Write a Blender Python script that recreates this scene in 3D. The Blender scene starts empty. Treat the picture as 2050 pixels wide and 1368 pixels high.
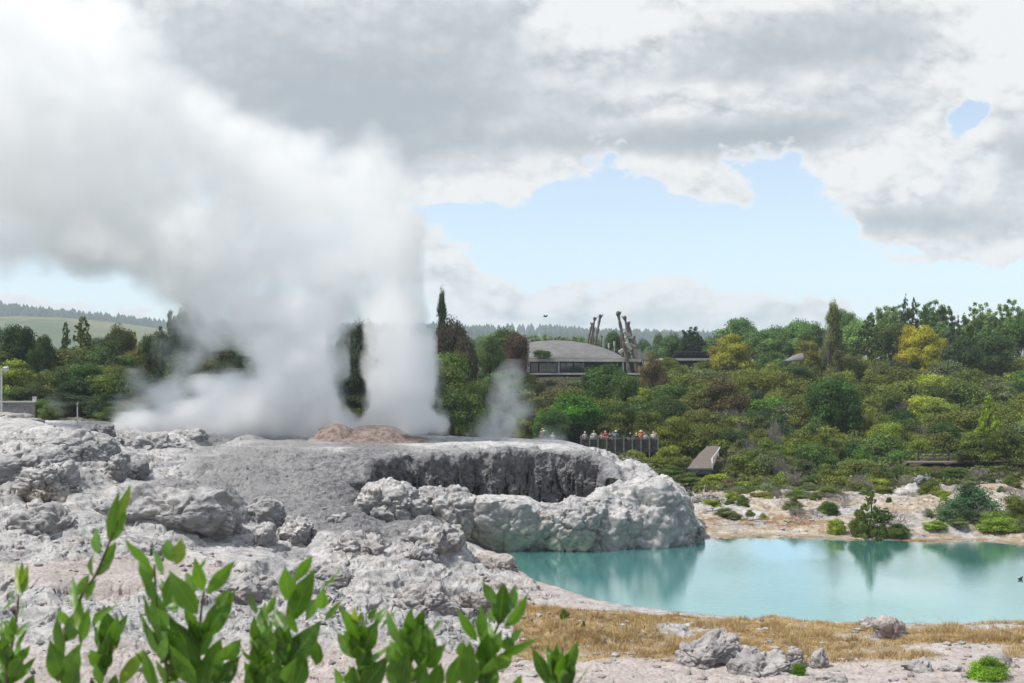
import bpy, bmesh, math, random
import numpy as np
from math import radians as R
from mathutils import Vector, Matrix

SC = bpy.context.scene
COL = SC.collection
rnd = random.Random(7)
rng = np.random.default_rng(7)

# ------------------------------------------------------------------ camera, world, sun, exposure
CZ, F = 11.0, 2200.0          # eye height above the pool (m), focal length in photo pixels
HY = 740.0                    # horizon row in the photo
cam = bpy.data.cameras.new('camera')
cam.sensor_width = 36.0
cam.lens = F / 2050 * 36.0
cam.shift_y = (HY - 684) / 2050
cam.clip_start = 0.05
cam.clip_end = 20000
cam.dof.use_dof = True
cam.dof.focus_distance = 55
cam.dof.aperture_fstop = 13
camo = bpy.data.objects.new('camera', cam)
COL.objects.link(camo)
camo.location = (0, 0, CZ)
camo.rotation_euler = (R(90), 0, 0)
SC.camera = camo

SC.view_settings.view_transform = 'Standard'
SC.view_settings.look = 'None'
SC.view_settings.gamma = 1
SC.view_settings.exposure = 0.2
SC.cycles.volume_bounces = 14
SC.cycles.max_bounces = 16
SC.cycles.volume_step_rate = 0.3
SC.cycles.sample_clamp_indirect = 6
SC.cycles.use_denoising = True

SUN_EL, SUN_AZ = 58.0, -102.0   # azimuth from +Y (into the picture) towards +X; behind the scene to the left
sl = bpy.data.lights.new('sun', 'SUN')
sl.energy = 4.3
sl.angle = R(4)
sl.color = (1.0, 0.95, 0.88)
so = bpy.data.objects.new('sun', sl)
COL.objects.link(so)
sd = Vector((math.sin(R(SUN_AZ)) * math.cos(R(SUN_EL)), math.cos(R(SUN_AZ)) * math.cos(R(SUN_EL)), math.sin(R(SUN_EL))))
so.rotation_euler = sd.to_track_quat('Z', 'Y').to_euler()
so.location = (0, 0, 60)


class NT:
    """small node-tree writer"""
    def __init__(self, nt):
        self.nt = nt
        nt.nodes.clear()

    def n(self, t, **kw):
        nd = self.nt.nodes.new(t)
        for k, v in kw.items():
            setattr(nd, k, v)
        return nd

    def l(self, a, b):
        self.nt.links.new(a, b)

    def setin(self, sock, v):
        if isinstance(v, bpy.types.NodeSocket):
            self.l(v, sock)
        elif v is not None:
            sock.default_value = v

    def m(self, op, a, b=None, c=None, clamp=False):
        nd = self.n('ShaderNodeMath', operation=op, use_clamp=clamp)
        for i, v in enumerate((a, b, c)):
            self.setin(nd.inputs[i], v)
        return nd.outputs[0]

    def vm(self, op, a, b=None, scale=None):
        nd = self.n('ShaderNodeVectorMath', operation=op)
        self.setin(nd.inputs[0], a)
        self.setin(nd.inputs[1], b)
        if scale is not None:
            self.setin(nd.inputs['Scale'], scale)
        return nd.outputs[0]

    def noise(self, vec, scale, detail=4, rough=0.5, out='Fac', dist=0.0):
        nd = self.n('ShaderNodeTexNoise')
        if vec is not None:
            self.l(vec, nd.inputs['Vector'])
        nd.inputs['Scale'].default_value = scale
        nd.inputs['Detail'].default_value = detail
        nd.inputs['Roughness'].default_value = rough
        nd.inputs['Distortion'].default_value = dist
        return nd.outputs[out]

    def ss(self, v, a, b, lo=0.0, hi=1.0):
        nd = self.n('ShaderNodeMapRange', interpolation_type='SMOOTHSTEP')
        self.setin(nd.inputs[0], v)
        nd.inputs[1].default_value = a
        nd.inputs[2].default_value = b
        nd.inputs[3].default_value = lo
        nd.inputs[4].default_value = hi
        return nd.outputs[0]

    def mix(self, f, a, b, blend='MIX'):
        nd = self.n('ShaderNodeMix', data_type='RGBA', blend_type=blend)
        self.setin(nd.inputs[0], f)
        for s, v in ((nd.inputs[6], a), (nd.inputs[7], b)):
            if isinstance(v, tuple) and len(v) == 3:
                v = v + (1,)
            self.setin(s, v)
        return nd.outputs[2]


world = bpy.data.worlds.new('World')
SC.world = world
world.use_nodes = True
W = NT(world.node_tree)


def build_world():
    tc = W.n('ShaderNodeTexCoord').outputs['Generated']
    sep = W.n('ShaderNodeSeparateXYZ')
    W.l(tc, sep.inputs[0])
    ay = W.m('MAXIMUM', W.m('ABSOLUTE', sep.outputs[1]), 0.06)
    px = W.m('MULTIPLY_ADD', W.m('DIVIDE', sep.outputs[0], ay), 2.2, 1.025)
    pz = W.m('MULTIPLY_ADD', W.m('DIVIDE', W.m('ABSOLUTE', sep.outputs[2]), ay), -2.2, 0.74)
    cmb = W.n('ShaderNodeCombineXYZ')
    W.l(px, cmb.inputs[0])
    W.l(pz, cmb.inputs[1])
    base = cmb.outputs[0]

    def cloud_noise(vec):
        """billowy fractal, about -0.5..0.5"""
        st = W.vm('MULTIPLY', vec, (1.0, 1.45, 1.0))
        a = W.m('SUBTRACT', W.noise(st, 3.1, 8, 0.50), 0.5)
        b = W.m('ABSOLUTE', W.m('SUBTRACT', W.noise(st, 8.0, 5, 0.48), 0.5))
        c = W.m('ABSOLUTE', W.m('SUBTRACT', W.noise(st, 21.0, 4, 0.5), 0.5))
        r = W.m('MULTIPLY_ADD', b, -2.2, W.m('MULTIPLY', a, 1.35))
        return W.m('ADD', W.m('MULTIPLY_ADD', c, -0.9, r), 0.20)

    wv = W.vm('SUBTRACT', W.noise(base, 3.3, 6, 0.55, 'Color'), (0.5, 0.5, 0.5))
    q = W.vm('ADD', base, W.vm('SCALE', wv, scale=0.09))
    N0 = cloud_noise(base)
    N1 = cloud_noise(W.vm('ADD', base, (-0.016, -0.028, 0.0)))
    relief = W.m('SUBTRACT', N0, N1)  # noise offset towards the sun: lit and shaded cloud sides put into the colour

    def blobs(lst, start, vec):
        acc = start
        for (u, v, ru, rv, rot, wt) in lst:
            mp = W.n('ShaderNodeMapping', vector_type='TEXTURE')
            W.l(vec, mp.inputs[0])
            mp.inputs['Location'].default_value = (u / 1000, v / 1000, 0)
            mp.inputs['Rotation'].default_value = (0, 0, R(rot))
            mp.inputs['Scale'].default_value = (ru / 1000, rv / 1000, 10)
            g = W.n('ShaderNodeTexGradient', gradient_type='SPHERICAL')
            W.l(mp.outputs[0], g.inputs[0])
            acc = W.m('MULTIPLY_ADD', g.outputs['Fac'], wt, acc)
        return acc

    # cloud cover: (u, v, radius u, radius v, rotation, weight) in the pixel frame of the sky direction
    cover = [
        (350, 60, 1000, 620, 0, 3.0), (1100, 40, 800, 420, 0, 3.0), (1750, 20, 700, 400, 0, 3.0), (2150, 150, 300, 330, 0, 2.0),
        (1560, 215, 260, 130, 0, 1.2), (930, 340, 220, 75, 0, 1.5), (880, 250, 300, 200, 0, 1.2),
        (1335, 300, 120, 80, 20, 2.0), (1440, 385, 150, 62, 24, 3.2),
        (1850, 385, 270, 170, -8, 2.6), (1720, 350, 130, 110, 0, .9), (2050, 330, 190, 200, 0, 2.0), (1960, 450, 300, 60, 0, 1.3),
        (850, 510, 150, 90, 25, 2.4), (950, 565, 110, 50, 15, 1.3), (1795, 537, 90, 26, 0, 1.3), (2010, 512, 190, 50, 0, 1.4),
        (1240, 630, 350, 115, 0, 2.6), (1570, 630, 170, 60, 0, 1.6), (1010, 640, 240, 80, 0, 1.8), (1780, 655, 360, 62, 0, 1.3), (28, 598, 80, 42, 0, 1.8),
        (210, 640, 170, 42, 0, 1.7), (1000, 720, 2500, 70, 0, 1.3),
        (1250, 460, 460, 110, 0, -1.5), (1180, 390, 150, 60, 0, -1.2), (1700, 570, 330, 50, 0, -1.0), (860, 420, 90, 30, 0, -1.2), (1580, 470, 170, 190, 0, -2.0), (1950, 245, 110, 55, -50, -3.4),
        (2050, 170, 55, 50, 0, -2.0), (1500, 520, 430, 60, 0, -1.2), (140, 565, 300, 45, 0, -2.2), (1700, 545, 160, 50, 0, -0.9), (930, 440, 110, 50, 0, -1.0),
    ]
    far = W.ss(pz, -0.35, -1.2, 0.0, 0.7)
    D = blobs(cover, W.m('MULTIPLY_ADD', N0, 2.5, -0.58), q)
    D = W.m('ADD', D, far)
    alpha = W.ss(D, -0.15, 0.62)
    dark = [
        (600, 170, 480, 300, 0, 1.3), (800, 250, 420, 150, 8, 0.8), (1000, 140, 300, 200, 0, 0.6), (300, 100, 140, 200, 30, 0.4),
        (1560, 100, 420, 110, -4, 1.2), (1470, 275, 330, 60, 0, 1.6), (1250, 210, 260, 120, 0, 0.5), (1150, 280, 240, 50, 0, 0.6),
        (1700, 220, 260, 75, -8, 0.7), (1950, 445, 290, 70, 0, 1.2), (2045, 320, 90, 100, 0, 1.1), (1780, 450, 150, 40, 0, 0.8),
        (1300, 650, 190, 40, 0, 1.0), (1120, 640, 110, 30, 0, .7), (900, 570, 100, 40, 20, .7), (1540, 640, 100, 28, 0, 0.5), (1480, 400, 80, 26, 20, 0.5), (1830, 70, 220, 100, 0, 0.6), (940, 45, 300, 90, 0, 0.4),
        (60, 30, 280, 170, 0, -0.9), (1190, 20, 170, 80, 0, -1.4), (1390, 190, 220, 40, 0, -0.8), (2060, 60, 260, 170, 0, -1.2),
        (1560, 8, 180, 25, 0, -0.6), (1770, 350, 150, 80, 0, -0.6), (930, 372, 200, 36, 0, -1.2), (130, 220, 230, 200, 0, -.5),
    ]
    big = W.m('SUBTRACT', W.noise(q, 3.5, 4, 0.5), 0.5)
    G = blobs(dark, W.m('MULTIPLY_ADD', big, 1.0, W.m('MULTIPLY_ADD', N0, 0.35, 0.04)), q)
    G = W.m('MULTIPLY_ADD', W.m('MULTIPLY', relief, W.ss(G, 0.9, 0.1, 0.35, 1.0)), -2.0, G)
    thick = W.ss(D, 0.05, 0.9)
    G = W.m('MULTIPLY', W.ss(G, -0.45, 1.6), thick)
    ccol = W.mix(G, (0.79, 0.80, 0.81), (0.385, 0.43, 0.47))
    sky = W.n('ShaderNodeTexSky', sky_type='NISHITA')
    sky.sun_disc = False
    sky.sun_elevation = R(SUN_EL)
    sky.sun_rotation = R(SUN_AZ)
    sky.air_density = 1.0
    sky.dust_density = 0.4
    sky.ozone_density = 1.5
    hs = W.n('ShaderNodeHueSaturation')
    W.l(sky.outputs[0], hs.inputs['Color'])
    hs.inputs['Saturation'].default_value = 0.52
    b1 = W.n('ShaderNodeBackground')
    W.l(W.mix(1.0, hs.outputs[0], (0.88, 0.97, 1.04), 'MULTIPLY'), b1.inputs[0])
    b1.inputs[1].default_value = 0.15
    b2 = W.n('ShaderNodeBackground')
    W.l(ccol, b2.inputs[0])
    b2.inputs[1].default_value = 1.0
    mx = W.n('ShaderNodeMixShader')
    W.l(alpha, mx.inputs[0])
    W.l(b1.outputs[0], mx.inputs[1])
    W.l(b2.outputs[0], mx.inputs[2])
    out = W.n('ShaderNodeOutputWorld')
    W.l(mx.outputs[0], out.inputs[0])
    world.cycles.sampling_method = 'MANUAL'
    world.cycles.sample_map_resolution = 512


build_world()


# ------------------------------------------------------------------ numpy helpers
def wx(u, Y):
    return (u - 1025.0) / F * Y


def wz(v, Y):
    return CZ - (v - HY) / F * Y


def P(u, v, Y):
    return Vector((wx(u, Y), Y, wz(v, Y)))


def sstep(x, a, b):
    t = np.clip((x - a) / (b - a), 0, 1)
    return t * t * (3 - 2 * t)


def _h(ix, iy, iz, s):
    h = (ix.astype(np.int64) * 374761393 + iy.astype(np.int64) * 668265263 + iz.astype(np.int64) * 2147483647 + s * 1274126177) & 0xffffffff
    h = ((h ^ (h >> 13)) * 1274126177) & 0xffffffff
    h = ((h ^ (h >> 15)) * 2246822519) & 0xffffffff
    return (h ^ (h >> 16)) & 0xffffffff


def vnoise(p, s=0):
    """value noise in -1..1 for Nx3 points"""
    i = np.floor(p).astype(np.int64)
    f = p - i
    f = f * f * f * (f * (f * 6 - 15) + 10)
    r = 0
    for dx in (0, 1):
        wxx = f[:, 0] if dx else 1 - f[:, 0]
        for dy in (0, 1):
            wyy = f[:, 1] if dy else 1 - f[:, 1]
            for dz in (0, 1):
                wzz = f[:, 2] if dz else 1 - f[:, 2]
                r = r + wxx * wyy * wzz * (_h(i[:, 0] + dx, i[:, 1] + dy, i[:, 2] + dz, s) / 4294967295.0)
    return r * 2 - 1


ROT = np.array(Matrix.Rotation(0.7, 3, Vector((1, 2, 3)).normalized()))


def fbm(p, oct=4, gain=0.5, s=0, ridge=False):
    a, t, n = 1.0, 0, 0
    for k in range(oct):
        v = vnoise(p, s + k)
        if ridge:
            v = 1 - 2 * np.abs(v)
        t = t + a * v
        n += a
        a *= gain
        p = (p @ ROT.T) * 2.03 + 11.3
    return t / n


def worley(p, s=0):
    """F1, F2 distances"""
    i = np.floor(p).astype(np.int64)
    f1 = np.full(len(p), 9.0)
    f2 = np.full(len(p), 9.0)
    for dx in (-1, 0, 1):
        for dy in (-1, 0, 1):
            for dz in (-1, 0, 1):
                c = i + np.array([dx, dy, dz])
                h = _h(c[:, 0], c[:, 1], c[:, 2], s)
                q = np.stack([(h & 1023) / 1023.0, ((h >> 10) & 1023) / 1023.0, ((h >> 20) & 1023) / 1023.0], 1) + c
                d = np.sqrt(((q - p) ** 2).sum(1))
                m = d < f1
                f2 = np.where(m, f1, np.minimum(f2, d))
                f1 = np.where(m, d, f1)
    return f1, f2


def mesh_np(name, V, Fq, mats=(), smooth=True, attrs=None):
    """mesh from numpy: V (n,3), Fq (m,k) same-size faces"""
    V = np.asarray(V, np.float32)
    Fq = np.asarray(Fq, np.int32)
    k = Fq.shape[1]
    me = bpy.data.meshes.new(name)
    me.vertices.add(len(V))
    me.vertices.foreach_set('co', V.ravel())
    me.loops.add(Fq.size)
    me.loops.foreach_set('vertex_index', Fq.ravel())
    me.polygons.add(len(Fq))
    me.polygons.foreach_set('loop_start', np.arange(len(Fq), dtype=np.int32) * k)
    me.polygons.foreach_set('loop_total', np.full(len(Fq), k, np.int32))
    me.polygons.foreach_set('use_smooth', np.full(len(Fq), smooth))
    me.update(calc_edges=True)
    for m in mats:
        me.materials.append(m)
    for nm, (dom, arr) in (attrs or {}).items():
        a = me.attributes.new(nm, 'FLOAT', dom)
        a.data.foreach_set('value', np.asarray(arr, np.float32))
    return me


def link(name, me, parent=None, loc=None):
    o = bpy.data.objects.new(name, me)
    COL.objects.link(o)
    if parent:
        o.parent = parent
    if loc is not None:
        o.location = loc
    return o


def tag(o, label=None, cat=None, group=None, kind=None):
    if label:
        o['label'] = label
    if cat:
        o['category'] = cat
    if group:
        o['group'] = group
    if kind:
        o['kind'] = kind
    return o


def empty(name, loc, rz=0.0):
    o = bpy.data.objects.new(name, None)
    COL.objects.link(o)
    o.location = loc
    o.rotation_euler = (0, 0, rz)
    o.empty_display_size = 0.3
    return o


class MB:
    """collects solid pieces into one mesh"""
    def __init__(self):
        self.V, self.Fs = [], []

    def add(self, vs, fs):
        b = len(self.V)
        self.V += [tuple(v) for v in vs]
        self.Fs += [tuple(i + b for i in f) for f in fs]
        return self

    def box(self, c, s, rz=0.0, rx=0.0, ry=0.0):
        M = Matrix.Translation(c) @ Matrix.Rotation(rz, 4, 'Z') @ Matrix.Rotation(ry, 4, 'Y') @ Matrix.Rotation(rx, 4, 'X')
        vs = [M @ Vector((x * s[0] / 2, y * s[1] / 2, z * s[2] / 2)) for x in (-1, 1) for y in (-1, 1) for z in (-1, 1)]
        return self.add(vs, [(0, 1, 3, 2), (4, 6, 7, 5), (0, 4, 5, 1), (2, 3, 7, 6), (0, 2, 6, 4), (1, 5, 7, 3)])

    def tube(self, pts, rad, n=8, cap=True):
        pts = [Vector(p) for p in pts]
        if not hasattr(rad, '__len__'):
            rad = [rad] * len(pts)
        b = len(self.V)
        for i, p in enumerate(pts):
            t = (pts[min(i + 1, len(pts) - 1)] - pts[max(i - 1, 0)]).normalized()
            a = t.orthogonal().normalized() if i == 0 else (pa - t * pa.dot(t)).normalized()
            pa = a
            c = t.cross(a)
            for k in range(n):
                th = 2 * math.pi * k / n
                self.V.append(tuple(p + (a * math.cos(th) + c * math.sin(th)) * rad[i]))
        for i in range(len(pts) - 1):
            for k in range(n):
                k2 = (k + 1) % n
                self.Fs.append((b + i * n + k, b + i * n + k2, b + (i + 1) * n + k2, b + (i + 1) * n + k))
        if cap:
            self.Fs.append(tuple(b + k for k in range(n))[::-1])
            self.Fs.append(tuple(b + (len(pts) - 1) * n + k for k in range(n)))
        return self

    def ball(self, c, r, n=10, m=6):
        if not hasattr(r, '__len__'):
            r = (r, r, r)
        b = len(self.V)
        for i in range(m + 1):
            ph = math.pi * i / m
            for k in range(n):
                th = 2 * math.pi * k / n
                self.V.append((c[0] + r[0] * math.sin(ph) * math.cos(th), c[1] + r[1] * math.sin(ph) * math.sin(th), c[2] + r[2] * math.cos(ph)))
        for i in range(m):
            for k in range(n):
                k2 = (k + 1) % n
                self.Fs.append((b + i * n + k, b + (i + 1) * n + k, b + (i + 1) * n + k2, b + i * n + k2))
        return self

    def build(self, name, mat, parent=None, loc=None, smooth=False):
        me = bpy.data.meshes.new(name)
        me.from_pydata(self.V, [], self.Fs)
        me.materials.append(mat)
        if smooth:
            me.polygons.foreach_set('use_smooth', [True] * len(me.polygons))
        me.update()
        return link(name, me, parent, loc)


# ------------------------------------------------------------------ materials
def new_mat(name):
    m = bpy.data.materials.new(name)
    m.use_nodes = True
    return m, NT(m.node_tree)


def finish(T, col, rough=0.9, bump=None, bdist=0.05, bstr=1.0, spec=0.3, disp_out=None, metal=0.0):
    b = T.n('ShaderNodeBsdfPrincipled')
    if isinstance(col, tuple):
        b.inputs['Base Color'].default_value = col + (1,) if len(col) == 3 else col
    else:
        T.l(col, b.inputs['Base Color'])
    T.setin(b.inputs['Roughness'], rough)
    b.inputs['Specular IOR Level'].default_value = spec
    b.inputs['Metallic'].default_value = metal
    if bump is not None:
        bp = T.n('ShaderNodeBump')
        bp.inputs['Distance'].default_value = bdist
        bp.inputs['Strength'].default_value = bstr
        T.l(bump, bp.inputs['Height'])
        T.l(bp.outputs[0], b.inputs['Normal'])
    o = T.n('ShaderNodeOutputMaterial')
    T.l(b.outputs[0], o.inputs[0])
    return b


def simple(name, col, rough=0.7, var=0.15, scale=8.0, bump=0.0, spec=0.3, metal=0.0):
    m, T = new_mat(name)
    co = T.n('ShaderNodeTexCoord').outputs['Object']
    n = T.noise(co, scale, 5, 0.6)
    dk = tuple(c * (1 - var * 1.6) for c in col)
    lt = tuple(min(1, c * (1 + var)) for c in col)
    c = T.mix(T.ss(n, 0.3, 0.7), dk, lt)
    finish(T, c, rough, n if bump else None, bump or 0.01, 1.0, spec, metal=metal)
    return m


def attr(T, name):
    a = T.n('ShaderNodeAttribute')
    a.attribute_name = name
    return a.outputs['Fac']


def make_rock_mat():
    m, T = new_mat('sinter_rock')
    pos = T.n('ShaderNodeNewGeometry').outputs['Position']
    n1 = T.noise(pos, 0.35, 5, 0.6)
    n2 = T.noise(pos, 2.3, 8, 0.68)
    n3 = T.noise(pos, 9.0, 6, 0.7)
    n4 = T.noise(T.vm('MULTIPLY', pos, (1, 1, 3.5)), 1.1, 7, 0.65, dist=0.6)
    # pale sinter with grey and bluish grey patches
    c = T.mix(T.ss(n1, 0.35, 0.65), (0.49, 0.48, 0.475), (0.63, 0.61, 0.59))
    c = T.mix(T.ss(n2, 0.44, 0.66, 0, 0.8), c, (0.28, 0.285, 0.30))
    c = T.mix(T.ss(n4, 0.50, 0.64, 0, 0.7), c, (0.27, 0.265, 0.26))
    c = T.mix(T.ss(n3, 0.54, 0.66, 0, 0.65), c, (0.16, 0.155, 0.15))
    nz = T.n('ShaderNodeSeparateXYZ')
    T.l(T.n('ShaderNodeNewGeometry').outputs['Normal'], nz.inputs[0])
    # steep faces mixed darker grey by their normal, for contrast; flats stay pale
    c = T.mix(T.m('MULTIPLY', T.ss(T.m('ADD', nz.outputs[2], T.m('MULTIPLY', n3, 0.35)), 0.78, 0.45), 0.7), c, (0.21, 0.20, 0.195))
    # warm stains
    n5 = T.noise(pos, 0.9, 6, 0.65)
    c = T.mix(T.ss(n5, 0.60, 0.74, 0, 0.35), c, (0.45, 0.36, 0.28))
    n6 = T.noise(T.vm('MULTIPLY', pos, (1, 1, 2.2)), 0.55, 8, 0.7, dist=1.2)
    c = T.mix(T.ss(n6, 0.585, 0.64, 0, 0.55), c, (0.30, 0.235, 0.165))
    c = T.mix(T.ss(n6, 0.40, 0.35, 0, 0.5), c, (0.19, 0.19, 0.195))
    # dark wet algae-grey regions
    dk = attr(T, 'dark')
    dcol = T.mix(T.ss(n2, 0.35, 0.68), (0.105, 0.103, 0.105), (0.26, 0.255, 0.26))
    dcol = T.mix(T.ss(n3, 0.48, 0.66, 0, 0.75), dcol, (0.40, 0.40, 0.41))
    c = T.mix(dk, c, dcol)
    # ochre / pink beach
    oc = attr(T, 'ochre')
    ocol = T.mix(T.ss(n2, 0.38, 0.62), (0.50, 0.42, 0.32), (0.27, 0.20, 0.14))
    ocol = T.mix(T.ss(n5, 0.5, 0.66), ocol, (0.60, 0.53, 0.44))
    ocol = T.mix(T.ss(n3, 0.54, 0.70, 0, 0.8), ocol, (0.20, 0.14, 0.10))
    c = T.mix(oc, c, ocol)
    wt = attr(T, 'stain')
    c = T.mix(T.m('MULTIPLY', wt, T.ss(T.m('ADD', n5, T.m('MULTIPLY', n3, .4)), .60, .76)), c, T.mix(T.ss(n2, .4, .6), (0.10, 0.065, 0.04), (0.36, 0.19, 0.07)))
    pk = attr(T, 'pink')
    c = T.mix(T.m('MULTIPLY', pk, T.ss(n2, 0.30, 0.6, 0.5, 1.0)), c, T.mix(T.ss(n3, 0.4, 0.65), (0.58, 0.48, 0.43), (0.42, 0.31, 0.26)))
    br = attr(T, 'brown')
    c = T.mix(br, c, T.mix(T.ss(n2, 0.4, 0.6), (0.17, 0.12, 0.10), (0.30, 0.245, 0.215)))
    st = attr(T, 'straw')
    c = T.mix(T.m('MULTIPLY', st, T.ss(n2, 0.32, 0.52)), c, T.mix(T.ss(n3, 0.4, 0.6), (0.34, 0.22, 0.09), (0.46, 0.34, 0.16)))
    so_ = attr(T, 'soil')
    c = T.mix(so_, c, T.mix(T.ss(n2, 0.4, 0.6), (0.045, 0.045, 0.02), (0.075, 0.06, 0.035)))
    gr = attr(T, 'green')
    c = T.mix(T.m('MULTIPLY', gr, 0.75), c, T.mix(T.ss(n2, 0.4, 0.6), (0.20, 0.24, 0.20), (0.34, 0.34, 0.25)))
    # speckle relief
    h = T.m('ADD', T.m('MULTIPLY', n3, 0.4), T.m('MULTIPLY', T.noise(pos, 28.0, 5, 0.65), 0.25))
    h = T.m('ADD', h, T.m('MULTIPLY', n2, 0.8))
    finish(T, c, 0.92, h, 0.19, 1.0, 0.2)
    return m


M_ROCK = make_rock_mat()


def make_wall_mat():
    m, T = new_mat('terrace_wall_rock')
    pos = T.n('ShaderNodeNewGeometry').outputs['Position']
    st = T.vm('MULTIPLY', pos, (1, 1, 0.13))
    s1 = T.noise(st, 2.2, 6, 0.62)
    s2 = T.noise(st, 6.5, 5, 0.6)
    n2 = T.noise(pos, 2.6, 8, 0.7)
    n3 = T.noise(pos, 10, 6, 0.7)
    c = T.mix(T.ss(n2, 0.35, 0.66), (0.11, 0.105, 0.107), (0.27, 0.265, 0.27))
    c = T.mix(T.ss(n3, 0.5, 0.68, 0, 0.6), c, (0.33, 0.33, 0.34))
    low = T.ss(attr(T, 'down'), 0.25, 0.6)
    c = T.mix(T.m('MULTIPLY', T.ss(s1, 0.52, 0.60), low), c, (0.022, 0.02, 0.02))
    c = T.mix(T.m('MULTIPLY', T.ss(s2, 0.62, 0.69, 0, 0.8), low), c, (0.26, 0.13, 0.055))
    c = T.mix(T.m('MULTIPLY', T.ss(attr(T, 'down'), 0.40, 0.0, 0, 0.85), T.ss(T.m('ADD', n2, attr(T, 'east')), .45, .75)), c, T.mix(T.ss(n3, 0.4, 0.6), (0.46, 0.46, 0.465), (0.27, 0.27, 0.275)))
    h = T.m('ADD', T.m('MULTIPLY', n3, 0.5), n2)
    finish(T, c, 0.85, h, 0.25, 1.0, 0.3)
    return m


M_WALL = make_wall_mat()


def make_foliage_mat():
    m, T = new_mat('foliage')
    oi = T.n('ShaderNodeObjectInfo')
    co = T.n('ShaderNodeTexCoord').outputs['Object']
    n = T.noise(co, 0.55, 3, 0.6)
    v = attr(T, 'var')
    c = T.mix(T.ss(v, 0.0, 1.0), T.mix(0.5, oi.outputs['Color'], (0, 0, 0)), oi.outputs['Color'])
    hs = T.n('ShaderNodeHueSaturation')
    T.l(c, hs.inputs['Color'])
    T.l(T.ss(n, 0.3, 0.7, 0.49, 0.508), hs.inputs['Hue'])
    T.l(T.ss(v, 0.1, 1.0, 1.0, 2.5), hs.inputs['Value'])
    bs = T.n('ShaderNodeBsdfPrincipled')
    T.l(hs.outputs[0], bs.inputs['Base Color'])
    bs.inputs['Roughness'].default_value = 0.6
    bs.inputs['Specular IOR Level'].default_value = 0.25
    tr = T.n('ShaderNodeBsdfTranslucent')
    T.l(hs.outputs[0], tr.inputs[0])
    mx = T.n('ShaderNodeMixShader')
    mx.inputs[0].default_value = 0.33
    T.l(bs.outputs[0], mx.inputs[1])
    T.l(tr.outputs[0], mx.inputs[2])
    o = T.n('ShaderNodeOutputMaterial')
    T.l(mx.outputs[0], o.inputs[0])
    return m


M_FOL = make_foliage_mat()
M_BARK = simple('bark', (0.11, 0.085, 0.06), 0.9, 0.3, 6, 0.02)
M_TWIG = simple('grey_twig', (0.26, 0.23, 0.21), 0.9, 0.25, 9)


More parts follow.
